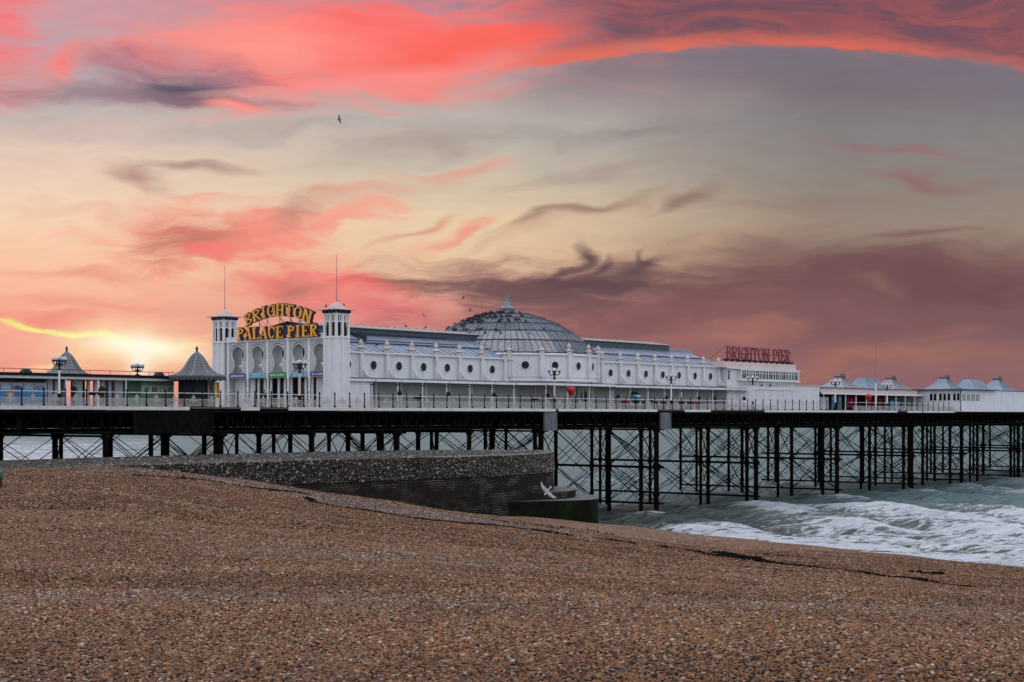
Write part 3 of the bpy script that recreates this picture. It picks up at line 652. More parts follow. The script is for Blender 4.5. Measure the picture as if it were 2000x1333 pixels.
def concrete_mats():
    for name in ('pebble_concrete', 'block_wall'):
        m = bpy.data.materials.new(name); m.use_nodes = True; t = NT(m.node_tree); b = t.n['Principled BSDF']
        geo = t.node('ShaderNodeNewGeometry'); pos = geo.outputs['Position']
        n = t.noise(pos, 0.8, 6, 0.65)
        if name == 'pebble_concrete':
            vo = t.node('ShaderNodeTexVoronoi'); t.put(vo.inputs['Vector'], pos); vo.inputs['Scale'].default_value = 6.0
            cell = t.sep(vo.outputs['Color'])[0]; ds = vo.outputs['Distance']
            st = t.m('MULTIPLY', t.mr(ds, 0.42, 0.24), t.mr(cell, 0.5, 0.85))
            base = t.mix(t.mr(n, 0.35, 0.65), (0.014, 0.0135, 0.013), (0.036, 0.032, 0.027))
            sc_ = t.ramp(cell, [(0.3, (0.10, 0.085, 0.06)), (0.6, (0.20, 0.18, 0.15)), (0.85, (0.33, 0.32, 0.29)), (1, (0.5, 0.48, 0.45))])
            col = t.mix(st, base, sc_); h = t.m('MULTIPLY', st, 0.05)
        else:
            z = t.sep(pos)[2]; xy = t.sep(pos)
            br = t.node('ShaderNodeTexBrick'); along = t.m('MULTIPLY_ADD', xy[0], 0.70, t.m('MULTIPLY', xy[1], 0.72))
            wob = t.m('MULTIPLY', t.noise(pos, 1.3, 3, 0.6), 0.05)
            t.put(br.inputs['Vector'], t.xyz(along, t.m('ADD', z, wob), 0)); br.inputs['Scale'].default_value = 1.0
            br.inputs['Brick Width'].default_value = 0.36; br.inputs['Row Height'].default_value = 0.17; br.inputs['Mortar Size'].default_value = 0.026; br.inputs['Mortar Smooth'].default_value = 0.3
            br.offset = 0.5
            br.inputs['Color1'].default_value = (0.013, 0.0095, 0.008, 1); br.inputs['Color2'].default_value = (0.024, 0.017, 0.013, 1); br.inputs['Mortar'].default_value = (0.2, 0.18, 0.15, 1)
            mor = t.mr(t.noise(t.scl(pos, 0.5, 0.5, 1.3), 0.9, 5, 0.65), 0.46, 0.68)
            col = t.mix(t.m('MULTIPLY', br.outputs['Fac'], mor), t.mix(br.outputs['Fac'], br.outputs['Color'], (0.018, 0.014, 0.012)), (0.16, 0.148, 0.125))
            dmp = t.mr(t.m('ADD', z, t.m('MULTIPLY', n, 2.0)), 3.2, 6.4)
            col = t.mix(dmp, t.mix(1.0, col, (0.35, 0.35, 0.37), 'MULTIPLY'), col)
            run = t.noise(t.scl(pos, 2.2, 2.2, 0.12), 1.0, 4, 0.6)
            col = t.mix(t.mr(run, 0.62, 0.74, 0, 0.3), col, (0.13, 0.12, 0.11))
            col = t.mix(t.mr(t.noise(pos, 0.5, 4, 0.6), 0.55, 0.7, 0, 0.5), col, (0.03, 0.042, 0.016))
            h = t.m('MULTIPLY', br.outputs['Fac'], -0.02)
        t.put(b.inputs['Base Color'], col); b.inputs['Roughness'].default_value = 0.8; b.inputs['Specular IOR Level'].default_value = 0.08
        h = t.m('ADD', h, t.m('MULTIPLY', t.noise(pos, 3.5, 5, 0.65), 0.06))
        bn = t.node('ShaderNodeBump'); bn.inputs['Strength'].default_value = 0.9; bn.inputs['Distance'].default_value = 1.0
        t.put(bn.inputs['Height'], h); t.l.new(bn.outputs[0], b.inputs['Normal']); MATS[name] = m
    mat('wet_concrete', (0.075, 0.085, 0.10), (0.05, 0.055, 0.065), 1.2, 6, 0.5, 0.25, bump=0.02, bscale=4, stain=(0.05, 0.06, 0.03), stain_amt=0.5)
    mat('weed_concrete', (0.005, 0.006, 0.004), (0.010, 0.014, 0.005), 1.1, 6, 0.8, 0.06, bump=0.04, bscale=5, stain=(0.016, 0.03, 0.004), stain_scale=0.8, stain_amt=0.8)
    mat('stone_grey', (0.10, 0.096, 0.085), (0.05, 0.046, 0.042), 6, 3, 0.6, 0.35)
    mat('stone_pale', (0.34, 0.32, 0.28), (0.20, 0.185, 0.16), 6, 3, 0.6, 0.35)
    mat('stone_buff', (0.20, 0.14, 0.07), (0.12, 0.085, 0.05), 6, 3, 0.6, 0.35)
concrete_mats()
gr = Thing('sea_groyne', 'long dark groyne of pebbled concrete with a rounded end, rising from the beach', 'groyne', (-9.3, 107, 2.0), pier=False)
outline = [tuple(p) for p in front]+back
def skirt(line, z0, z1, off0, off1):
    """wall strip following a line with batter; off = outward offset (towards the beach side)"""
    mb = MB(); L = [np.array(p) for p in line]; rows = []
    for i, p in enumerate(L):
        d = L[min(i+1, len(L)-1)]-L[max(i-1, 0)]; d /= np.hypot(*d); nrm = np.array([d[1], -d[0]])
        a = p+nrm*off0; b = p+nrm*off1; rows.append(((a[0], a[1], z0), (b[0], b[1], z1)))
    for a, b in zip(rows[:-1], rows[1:]): mb.poly([a[0], b[0], b[1], a[1]])
    return mb, rows
mb = MB(); mb.poly([(p[0], p[1], GT) for p in outline]); gr.part('top_slab', mb, 'pebble_concrete')
mb, rows_u = skirt(front, GM, GT, 0.10, 0.0); gr.part('upper_wall', mb, 'pebble_concrete')
mb, rows_l = skirt(front, -1.5, GM, 0.42, 0.04); gr.part('lower_wall', mb, 'block_wall')
mb = MB(); bl = [tuple(front[-1])]+back
for a, b in zip(bl[:-1], bl[1:]): mb.poly([(a[0], a[1], -1.5), (b[0], b[1], -1.5), (b[0], b[1], GT), (a[0], a[1], GT)])
gr.part('rear_wall', mb, 'block_wall')
# pale strip along the top edge near the end
mb = MB()
for a, b in zip(front[46:-1], front[47:]):
    mb.tube((a[0], a[1], GT), (b[0], b[1], GT), 0.05, n=5, caps=False)
gr.part('coping_edge', mb, 'stone_pale')
def plinth(pts, z1, m_top, m_side):
    P = smooth_line(pts, 5); mb = MB(); mb.poly([(p[0], p[1], z1) for p in P]); a = gr.part('plinth_top', mb, m_top)
    mb = MB()
    for p, q in zip(P[:-1], P[1:]): mb.poly([(p[0]*1.0, p[1]-0.12, -1.5), (q[0], q[1]-0.12, -1.5), (q[0], q[1], z1), (p[0], p[1], z1)])
    gr.part('plinth_wall', mb, m_side)
plinth([(-2.0, 116.5), (1.5, 119.0), (3.9, 121.2), (4.9, 123.2), (5.2, 126), (4.6, 129), (2.5, 131.5)], 5.3, 'wet_concrete', 'block_wall')
plinth([(-2.5, 115.4), (2.2, 117.4), (5.2, 118.9), (6.6, 120.6), (6.9, 123.5), (6.6, 127), (5.0, 130), (2.0, 132.5)], 4.75, 'wet_concrete', 'weed_concrete')
# flints standing proud of the concrete, too many to count
def stone_mesh(name, pts, m):
    ico = []; bm = bmesh.new(); bmesh.ops.create_icosphere(bm, subdivisions=1, radius=1); bv = np.array([v.co[:] for v in bm.verts]); bf = [[v.index for v in f.verts] for f in bm.faces]; bm.free()
    V = []; F = []
    for x, y, z, r in pts:
        s = r*np.array([random.uniform(.8, 1.3), random.uniform(.8, 1.3), random.uniform(.7, 1.0)]); a = random.uniform(0, 6.28)
        q = bv*s; c, sn = math.cos(a), math.sin(a); q = np.c_[q[:, 0]*c-q[:, 1]*sn, q[:, 0]*sn+q[:, 1]*c, q[:, 2]]+np.array([x, y, z])
        n = len(V)*len(bv); V.append(q); F += [[i+n for i in f] for f in bf]
    me = bpy.data.meshes.new(name); me.from_pydata(np.concatenate(V).tolist(), [], F); me.update(); me.shade_smooth()
    o = link(name, me, m, gr.o, tuple(-np.array(gr.org))); o['kind'] = 'stuff'; return o
acc = {'stone_grey': [], 'stone_pale': [], 'stone_buff': []}
pick = ['stone_grey']*7+['stone_pale']*3+['stone_buff']*3
lo = 7
for _ in range(6500):
    i = random.uniform(lo, len(rows_u)-1.01); k = int(i); s = i-k; h = random.random()
    a, b = np.array(rows_u[k]), np.array(rows_u[k+1]); p = (a[0]*(1-s)+b[0]*s)*(1-h)+(a[1]*(1-s)+b[1]*s)*h
    acc[random.choice(pick)].append((*p, 0.025+0.10*random.random()**3.5))
for _ in range(5200):
    i = random.uniform(lo, len(front)-1.01); k = int(i); s = i-k; p = front[k]*(1-s)+front[k+1]*s; q = np.array(random.choice(back[:5])); d = random.random()**2*0.85
    p = p*(1-d)+q*d; acc[random.choice(('stone_grey', 'stone_grey', 'stone_grey', 'stone_buff', 'stone_pale'))].append((p[0], p[1], GT, 0.03+0.09*random.random()**3))
for k_, pts in acc.items(): stone_mesh('embedded_stones', pts, k_)

# ------------------------------------------------------------------ strand lines of seaweed on the shingle
mat('seaweed', (0.003, 0.0025, 0.002), (0.008, 0.006, 0.004), 5, 4, 0.8, 0.05)
def strand(name, pts, dens, size, label, spread_=0.8):
    P = [ray_ground(*p) for p in pts]; mb = MB()
    for (a, b) in zip(P[:-1], P[1:]):
        L_ = np.hypot(*(b-a)); n = max(2, int(L_*dens))
        for _ in range(n):
            s = random.random(); c = a*(1-s)+b*s+np.array([random.gauss(0, 0.1), random.gauss(0, 0.16)])*spread_
            g = math.sin(c[0]*1.7)+math.sin(c[0]*0.6+2)
            if random.random() > 0.92+0.2*g: continue
            r = size*random.uniform(0.35, 1.0); z = float(beach_z(c[0], c[1])); k = len(mb.v); m_ = 7; ro = random.random()*6
            for i in range(m_):
                an = ro+2*math.pi*i/m_; rr = r*random.uniform(0.6, 1.3); mb.v.append((c[0]+rr*1.5*math.cos(an), c[1]+rr*0.8*math.sin(an), z-0.02))
            for i in range(m_):
                an = ro+2*math.pi*i/m_; rr = r*random.uniform(0.25, 0.6); mb.v.append((c[0]+rr*1.4*math.cos(an), c[1]+rr*0.8*math.sin(an), z+r*random.uniform(0.3, 0.75)))
            for i in range(m_): j = (i+1) % m_; mb.f.append((k+i, k+j, k+m_+j, k+m_+i))
            mb.f.append(tuple(range(k+m_, k+2*m_)))
    o = link(name, mb.mesh(name), 'seaweed'); tag(o, label, 'seaweed', kind='stuff')
strand('seaweed_line', STRAND[:-1], 70, 0.10,
       'long broken line of dark seaweed crossing the shingle from the groyne towards the right', 0.95)
strand('seaweed_heap', [(1408, 1084), (1430, 1087), (1452, 1091), (1470, 1094)], 60, 0.19, 'thick black heap of seaweed on the strand line', 1.2)
strand('seaweed_shreds', [(1480, 1083), (1530, 1086), (1570, 1091), (1590, 1094)], 12, 0.10, 'thin shreds of seaweed near the water, below the main strand line')
strand('seaweed_shreds', [(1780, 1117), (1819, 1121), (1842, 1123)], 26, 0.16, 'small dark patch of seaweed near the breaking waves at the far right')
strand('seaweed_shreds', [(255, 929), (300, 931), (360, 934), (420, 941), (525, 957), (600, 966)], 20, 0.11, 'thin dark seaweed line high on the beach beside the start of the groyne')
strand('seaweed_shreds', [(960, 1015), (1050, 1027), (1090, 1033), (1150, 1036), (1200, 1044)], 12, 0.09, 'thin seaweed shreds on the shingle just below the groyne end')

# ================================================================== PIER STRUCTURE
T0, T1, PWID = -46.0, 215.0, 25.6
pier = Thing('pier_structure', 'long iron pier on dark braced piles, running out to sea over beach and water', 'pier', (50, 12, 0))
mb = MB(); mb.box(T0, T1, 0.0, PWID, DECK-0.14, DECK); pier.part('deck', mb, 'deck_timber')
mb = MB(); mb.box(T0, T1, 0.02, 0.30, DECK-0.50, DECK-0.142); pier.part('edge_beam', mb, 'dark_timber')
for a, b in ((T0, -16.3), (-11.0, -9.0), (-5.8, 30.9), (31.4, 49.4), (55.0, 60.5), (73.0, 109.8), (113.1, 117.9), (118.3, 129.4)):
    mb = MB(); k = a
    while k < b-0.01:
        e = min(b, k+random.uniform(5.5, 8.5)); d = random.uniform(-0.012, 0.012)
        mb = MB(); mb.box(k+0.01, e-0.01, -0.075, 0.015, DECK-0.27+d, DECK+0.015+d); pier.part('fascia_board', mb, 'fascia_white'); k = e
# longitudinal lattice girders
ZB = 9.95
def chord(w): 
    mb = MB(); mb.box(T0, T1, w-0.11, w+0.11, ZB, ZB+0.16); mb.box(T0, T1, w-0.11, w+0.11, DECK-0.52, DECK-0.36); return mb
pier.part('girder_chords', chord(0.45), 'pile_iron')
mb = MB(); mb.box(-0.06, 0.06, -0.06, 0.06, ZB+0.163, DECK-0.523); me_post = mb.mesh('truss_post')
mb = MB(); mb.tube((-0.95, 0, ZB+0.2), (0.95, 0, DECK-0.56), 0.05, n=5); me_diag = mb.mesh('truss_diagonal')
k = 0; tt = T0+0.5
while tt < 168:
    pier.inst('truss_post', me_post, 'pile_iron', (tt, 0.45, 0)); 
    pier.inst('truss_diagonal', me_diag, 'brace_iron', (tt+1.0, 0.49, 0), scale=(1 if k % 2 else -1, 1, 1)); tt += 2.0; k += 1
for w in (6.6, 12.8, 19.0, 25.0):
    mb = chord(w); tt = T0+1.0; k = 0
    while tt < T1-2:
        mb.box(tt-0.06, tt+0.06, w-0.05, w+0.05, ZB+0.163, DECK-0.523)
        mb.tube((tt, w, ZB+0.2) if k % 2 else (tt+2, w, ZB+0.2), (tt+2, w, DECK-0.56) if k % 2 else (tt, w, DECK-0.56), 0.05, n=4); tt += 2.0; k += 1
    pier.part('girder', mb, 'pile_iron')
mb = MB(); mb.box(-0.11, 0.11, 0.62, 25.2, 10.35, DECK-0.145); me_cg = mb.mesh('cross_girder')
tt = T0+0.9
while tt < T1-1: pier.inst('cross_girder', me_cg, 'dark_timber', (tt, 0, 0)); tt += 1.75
# dark timber boarding and grey boxes hung on the seaward edge
for i in range(18):
    mb = MB(); h = random.uniform(9.78, 9.95); mb.box(-21.7+i*0.435, -21.7+i*0.435+0.42, -0.10, -0.02, h, DECK-0.33); pier.part('edge_plank', mb, 'dark_timber')
for a in (28.9, 49.9):
    for j in range(4):
        mb = MB(); mb.box(a+j*0.50, a+j*0.50+0.485, -0.26, -0.02, 9.75+random.uniform(-.03, .03), DECK-0.36); pier.part('grey_plank', mb, 'grey_timber')
# bents of piles
ROWS = (0.25, 1.9, 7.0, 8.8, 15.0, 16.5, 22.8, 24.6)
BENTS = (-34, -13, 8, 29, 50, 71, 92.5, 115, 133, 155, 176, 198)
def pile_mesh(r, z0):
    mb = MB(); n = 10
    mb.lathe((0, 0, 0), [(r*1.25, z0), (r*1.25, z0+1.6), (r*1.02, z0+1.75), (r, 2.2), (r*1.35, 2.25), (r*1.35, 2.5), (r, 2.55), (r, 5.1), (r*1.4, 5.15), (r*1.4, 5.75), (r, 5.8), (r, 9.35), (r*1.5, 9.6), (r*1.5, ZB)], n)
    return mb.mesh('pile', smooth=False)
PM = {0: pile_mesh(0.19, -2.5), 1: pile_mesh(0.23, -2.5), 2: pile_mesh(0.285, -2.5)}
nb = 0
mb = MB(); mb.tube((0, 0, 0), (0, 0, 1), 0.05, n=5, caps=False); me_rod = mb.mesh('brace_rod')
mb = MB(); mb.tube((0, 0, 0), (0, 0, 1), 0.075, n=5, caps=False); me_rod2 = mb.mesh('brace_rod')
def rod(p, q, thick=False):
    p = Vector(p); q = Vector(q); d = q-p
    o = pier.inst('brace_rod', me_rod2 if thick else me_rod, 'brace_iron', tuple(p)); o.rotation_euler = d.to_track_quat('Z', 'Y').to_euler(); o.scale = (1, 1, d.length)
for bi, t in enumerate(BENTS):
    pos = []
    for ri, w in enumerate(ROWS):
        tt = t+random.uniform(-0.25, 0.25)+(1.6 if ri % 2 else 0)*(1 if bi % 2 else -1)*0.6
        wj = w+random.uniform(-0.15, 0.15); pos.append((tt, wj))
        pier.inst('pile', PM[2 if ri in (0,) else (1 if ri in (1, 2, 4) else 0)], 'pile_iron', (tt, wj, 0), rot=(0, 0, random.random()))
    near = 25 < t < 180
    for z, hh in ((5.32, 0.17), (1.25, 0.13), (9.62, 0.12)):
        for s in (-0.32, 0.32):
            mb = MB(); mb.box(t+s-0.05, t+s+0.05, -0.3, 25.1, z, z+hh*1.5); pier.part('cross_beam', mb, 'pile_iron')
    pairs = [(0, 2), (1, 2), (3, 4), (5, 6), (2, 3), (0, 1), (4, 5), (6, 7)]
    for a, b in pairs:
        for z0, z1 in ((5.7, 9.5), (1.5, 5.2)):
            if z1 < 5.5 and not near: continue
            if abs(pos[a][1]-pos[b][1]) < 3 and z1 < 5.5 and random.random() < 0.4: continue
            if nb < 297:
                rod((pos[a][0], pos[a][1], z0), (pos[b][0], pos[b][1], z1), random.random() < 0.25); rod((pos[a][0], pos[a][1], z1), (pos[b][0], pos[b][1], z0)); nb += 2
for t in (-23.5, -2.5, 18.5):
    for w in (0.6, 8.0, 15.6, 23.5):
        pier.inst('pile', PM[1], 'pile_iron', (t+random.uniform(-.4, .4), w, 0), rot=(0, 0, random.random()))
    mb = MB(); mb.box(t-0.05, t+0.05, 0.3, 24.5, 9.62, 9.8); pier.part('cross_beam', mb, 'pile_iron')
# lighter tie rods: between neighbouring bents and across each bent, too many to count
mb = MB()
for a, b in zip(BENTS[:-1], BENTS[1:]):
    for w in (0.3, 7.0, 8.8, 15.0, 22.8):
        for z0, z1 in ((5.5, 9.7), (1.4, 5.3)):
            if z1 < 6 and a < 25: continue
            for c0, c1 in ((a, a+7.0), (b-7.0, b)):
                if random.random() < 0.25: continue
                mb.tube((c0, w, z0), (c1, w, z1), 0.038, n=4, caps=False); mb.tube((c0, w, z1), (c1, w, z0), 0.038, n=4, caps=False)
for t in BENTS:
    for wa, wb in ((1.9, 8.8), (8.8, 16.5), (16.5, 24.6), (0.3, 8.8)):
        for z0, z1 in ((5.6, 9.6), (1.4, 5.3)):
            if random.random() < 0.2: continue
            mb.tube((t+0.5, wa, z0), (t+0.5, wb, z1), 0.036, n=4, caps=False); mb.tube((t+0.5, wa, z1), (t+0.5, wb, z0), 0.036, n=4, caps=False)
o = pier.part('tie_rods', mb, 'brace_iron'); o['kind'] = 'stuff'

# ------------------------------------------------------------------ deck railing
rail = Thing('deck_railing', 'black posted railing with white lattice panels along the pier edge', 'railing', (50, 0.35, DECK))
mb = MB()
mb.box(-0.085, 0.085, -0.085, 0.085, 0.0, 0.14); mb.lathe((0, 0, 0), [(0.075, 0.14), (0.05, 0.2), (0.048, 0.72), (0.075, 0.76), (0.075, 0.80), (0.05, 0.84), (0.05, 1.10), (0.085, 1.13), (0.085, 1.2), (0.04, 1.25), (0.065, 1.31), (0.03, 1.37)], 8)
me_rp = mb.mesh('post')
def lattice_panel(wd, crest=True):
    mb = MB(); h = 0.62; n = int(wd/0.105); x0 = 0.06; x1 = wd-0.06
    mb.box(x0, x1, -0.018, 0.018, 0.07, 0.11); mb.box(x0, x1, -0.014, 0.014, h-0.02, h+0.012)
    st = 0.14; b = 0.0125
    for i in range(-6, int((x1-x0)/st)+1):                      # diagonal lattice, clipped to the panel
        for s in (1, -1):
            xa = x0+i*st; xb = xa+(h-0.13); za, zb = 0.11, h-0.02
            if xa < x0: za += x0-xa; xa = x0
            if xb > x1: zb -= xb-x1; xb = x1
            if xb-xa < 0.03: continue
            if s < 0: xa, xb = x0+x1-xa, x0+x1-xb
            y = 0.007*s
            mb.hexa([(xa-b, y-.006, za), (xa+b, y-.006, za), (xa+b, y+.006, za), (xa-b, y+.006, za), (xb-b, y-.006, zb), (xb+b, y-.006, zb), (xb+b, y+.006, zb), (xb-b, y+.006, zb)])
    if crest:                                                    # lacy cast crest rising in the middle of each panel
        c = wd/2
        def loop(x, z, r):
            for i in range(10):
                p, q = 2*math.pi*i/10, 2*math.pi*(i+1)/10; mb.tube((x+r*math.cos(p), -0.02, z+r*math.sin(p)), (x+r*math.cos(q), -0.02, z+r*math.sin(q)), 0.02, n=4, caps=False)
        for x, z, r in ((c, h+.02, .13), (c-.17, h-.06, .09), (c+.17, h-.06, .09), (c, h+.22, .07), (c, h-.2, .10), (c-.3, h-.14, .06), (c+.3, h-.14, .06), (c-.12, h+.12, .06), (c+.12, h+.12, .06)): loop(x, z, r)
        mb.tube((c, -0.02, .12), (c, -0.02, h+.36), 0.022, n=5)
    return mb.mesh('lattice_panel')
def plain_panel(wd):
    mb = MB()
    for z in (0.12, 0.42, 0.72): mb.box(0.05, wd-0.05, -0.012, 0.012, z, z+0.022)
    return mb.mesh('rail_panel')
SPC = 1.83; me_lp = lattice_panel(SPC); me_lq = lattice_panel(SPC, False); me_pl = plain_panel(SPC); k = 0; tt = -44.0
while tt < 128.5:
    rail.inst('post', me_rp, 'black_iron', (tt, 0.3, DECK), rot=(random.gauss(0, .012), random.gauss(0, .012), 0))
    if tt < 76: rail.inst('lattice_panel', me_lp if (tt < 6 or random.random() < 0.72) else me_lq, 'lattice_white', (tt, 0.3, DECK))
    elif tt < 96: rail.inst('rail_panel', me_pl, 'black_iron', (tt, 0.3, DECK))
    else: rail.inst('lattice_panel', me_lq, 'lattice_white', (tt, 0.3, DECK))
    tt += SPC; k += 1
for a, b in ((-44, 6.8), (6.8, 75.9), (96, 128)):
    mb = MB(); mb.box(a, b, 0.27, 0.33, DECK+1.07, DECK+1.12); rail.part('handrail', mb, 'trim_white')
mb = MB(); mb.box(75.9, 96, 0.28, 0.32, DECK+1.0, DECK+1.03); rail.part('handrail', mb, 'black_iron')
mb = MB()
for i in range(8): mb.box(104.2+i*0.8, 104.24+i*0.8, 0.36, 0.40, DECK, DECK+1.15)
rail.part('gate_bars', mb, 'black_iron')

# ================================================================== ENTRANCE BUILDING with two towers
TF = 3.61; WC = 12.8
ent = Thing('entrance_building', 'white entrance front with five horseshoe arches between two square towers', 'building', (4.5, WC, DECK))
def tower(w0, w1, t0, t1):
    zt = 20.72
    mb = MB(); mb.box(t0+0.06, t1-0.06, w0+0.06, w1-0.06, DECK, 18.5); tw = ent.part('tower', mb, 'white_boards')
    # corner and centre pilasters
    mb = MB(); c = 0.20
    for a in (t0, t1-c):
        for b in (w0, w1-c): mb.box(a, a+c, b, b+c, DECK, zt)
    ta = (t0+t1)/2; wa = (w0+w1)/2
    mb.box(t0, t1, wa-0.11, wa+0.11, DECK, zt); mb.box(ta-0.11, ta+0.11, w0+0.001, w1-0.001, DECK, zt-0.004)
    mb.box(t0-0.03, t1+0.03, w0-0.03, w1+0.03, 18.42, 18.60); mb.box(t0-0.02, t1+0.02, w0-0.02, w1+0.02, DECK, DECK+0.35); ent.part('tower_posts', mb, 'trim_white', tw)
    # open belfry: head panels with slits, arched openings
    faces = []
    for f in range(4):
        for hlf in (0, 1):
            if f in (0, 1): L0, L1 = (w0+c, wa-0.11) if hlf == 0 else (wa+0.11, w1-c)
            else: L0, L1 = (t0+c, ta-0.11) if hlf == 0 else (ta+0.11, t1-c)
            n_ = L1-L0; mb = MB()
            def bx(a, b, z0, z1, inset=0.07, th=0.05):
                if f == 0: mb.box(t0+inset, t0+inset+th, L0+a, L0+b, z0, z1)
                elif f == 1: mb.box(t1-inset-th, t1-inset, L0+a, L0+b, z0, z1)
                elif f == 2: mb.box(L0+a, L0+b, w0+inset, w0+inset+th, z0, z1)
                else: mb.box(L0+a, L0+b, w1-inset-th, w1-inset, z0, z1)
            bx(0, n_, 20.52, zt); bx(0, n_, 19.90, 19.98)
            for a, b in ((0, 0.2), (0.42, 0.58), (0.8, 1.0)): bx(a*n_, b*n_, 19.98, 20.52)
            for j in range(5):                                     # stepped arch head
                s = j/5; x = 0.5*(1-math.cos(math.asin(min(1, s+0.1)))) * n_ * 0.9
                bx(0, max(0.03, x), 19.62+s*0.28, 19.62+(s+0.2)*0.28); bx(n_-max(0.03, x), n_, 19.62+s*0.28, 19.62+(s+0.2)*0.28)
            bx(0, 0.035, 18.6, 19.62); bx(n_-0.035, n_, 18.6, 19.62)
            fr = ent.part('arched_opening', mb, 'trim_white', tw)
    mb = MB(); mb.box(t0+0.24, t1-0.24, w0+0.24, w1-0.24, 18.61, 20.6); ent.part('belfry_dark_fill', mb, 'opening_dark', tw)  # near-black box added; its colour stands for the shade inside the openings
    # dark frieze with brackets, flat brim, low dome, flagpole
    mb = MB(); mb.box(t0-0.05, t1+0.05, w0-0.05, w1+0.05, zt+0.002, zt+0.27); fz = ent.part('frieze', mb, 'black_iron', tw)
    mb = MB(); bmesh_ = MB(); bmesh_.ball((0, 0, 0), 0.085, n=8, m=5); me_b = bmesh_.mesh('bracket', smooth=True)
    for i in range(5):
        s = i/4
        for p in ((t0-0.09, w0+(w1-w0)*s), (t0+(t1-t0)*s, w0-0.09)):
            o = ent.inst('bracket', me_b, 'trim_white' if i in (1, 3) else 'lead_dome', (p[0], p[1], zt+0.13)); o.parent = tw
    ov = 0.48; mb = MB(); mb.box(t0-ov, t1+ov, w0-ov, w1+ov, zt+0.273, zt+0.33); mb.box(t0-ov+0.25, t1+ov-0.25, w0-ov+0.25, w1+ov-0.25, zt+0.332, zt+0.40); ent.part('brim', mb, 'cap_pink', tw)
    mb = MB(); mb.lathe((ta, wa, zt+0.40), [(1.0, 0), (0.95, 0.06), (0.68, 0.12), (0.66, 0.26), (0.52, 0.40), (0.30, 0.50), (0.10, 0.55), (0.08, 0.66), (0.02, 0.72)], 16); ent.part('cupola', mb, 'cap_pink', tw, smooth=True)
    mb = MB(); mb.tube((ta, wa, zt+1.0), (ta, wa, 26.1), 0.035, 0.018, n=6); mb.box(ta-0.02, ta+0.02, wa-0.35, wa+0.05, zt+1.14, zt+1.17); ent.part('flagpole', mb, 'lead_dome', tw)
tower(4.0, 5.72, TF, TF+1.72); tower(19.88, 21.6, TF, TF+1.72)
# lattice screen with horseshoe openings
AC = [12.27+2.9*k for k in (2, 1, 0, -1, -2)]
ST = 3.92                                                          # plane of the screen
def inside_arch(x, z, grow=0.0):
    """opening in bay coordinates: x from the bay centre, z absolute"""
    if z > 18.06+grow: return False
    if z > 16.55:                                                  # onion-shaped bulb
        s = (z-17.22)/(0.86+grow); 
        if abs(s) > 1: return False
        r = 0.93*math.sqrt(max(0, 1-s*s)) if s < 0.35 else 0.87*(1-((s-0.35)/0.65)**1.6)**0.8
        return abs(x) < max(r, 0.62 if z < 16.9 else 0)+grow
    if z > 15.95: return abs(x) < 0.62+grow
    return abs(x) < 0.62+(15.95-z)*0.62+grow                       # flares out to the foot
mb = MB(); cs = 0.125; bw = 0.017
nx = int(2.6/cs); nz = int((18.36-15.4)/cs)
for i in range(nx+1):
    x = -1.3+i*2.6/nx; run = None
    for j in range(nz+1):
        z = 15.40+j*(18.36-15.40)/nz; ok = not inside_arch(x, z, 0.10)
        if ok and run is None: run = z
        if (not ok or j == nz) and run is not None:
            if z-run > 0.05: mb.box(ST-bw, ST+bw, x-bw, x+bw, run, z)
            run = None
for j in range(nz+1):
    z = 15.40+j*(18.36-15.40)/nz; run = None
    for i in range(nx+1):
        x = -1.3+i*2.6/nx; ok = not inside_arch(x, z, 0.10)
        if ok and run is None: run = x
        if (not ok or i == nx) and run is not None:
            if x-run > 0.05: mb.box(ST-bw-0.012, ST+bw-0.012, run, x, z-bw, z+bw)
            run = None
mb2 = MB(); prev = None; zz = [15.42+i*0.11 for i in range(25)]     # moulded rim of the opening
rimL = []
for z in zz:
    xs_ = [x*0.02 for x in range(0, 70) if inside_arch(x*0.02, z)]
    if xs_: rimL.append((max(xs_), z))
rimL.append((0.0, 18.10))
for s in (1, -1):
    for a, b in zip(rimL[:-1], rimL[1:]): mb2.tube((ST-0.01, s*a[0], a[1]), (ST-0.01, s*b[0], b[1]), 0.055, n=6)
me_lat = mb.mesh('lattice_screen', (0, 0, 0)); me_rim = mb2.mesh('arch_rim')
for w in AC:
    o = ent.inst('lattice_screen', me_lat, 'trim_white', (0, w, 0)); ent.inst('arch_rim', me_rim, 'trim_white', (0, w, 0))
for k, w in enumerate([AC[0]+1.45]+[a-1.45 for a in AC]):
    if 5.7 < w < 19.9:
        mb = MB(); mb.box(ST-0.09, ST+0.12, w-0.13, w+0.13, 14.95, 18.42); mb.lathe((ST, w, DECK), [(0.16, 0), (0.16, 0.3), (0.11, 0.4), (0.10, 1.5), (0.15, 1.6), (0.15, 1.75), (0.11, 1.85), (0.11, 2.6), (0.18, 2.95)], 10); ent.part('column', mb, 'trim_white')
mb = MB(); mb.box(ST-0.14, ST+0.16, 5.725, 19.875, 18.42, 18.60); mb.box(ST-0.05, ST+0.10, 5.725, 19.875, 18.603, 18.95); ent.part('parapet', mb, 'white_paint')
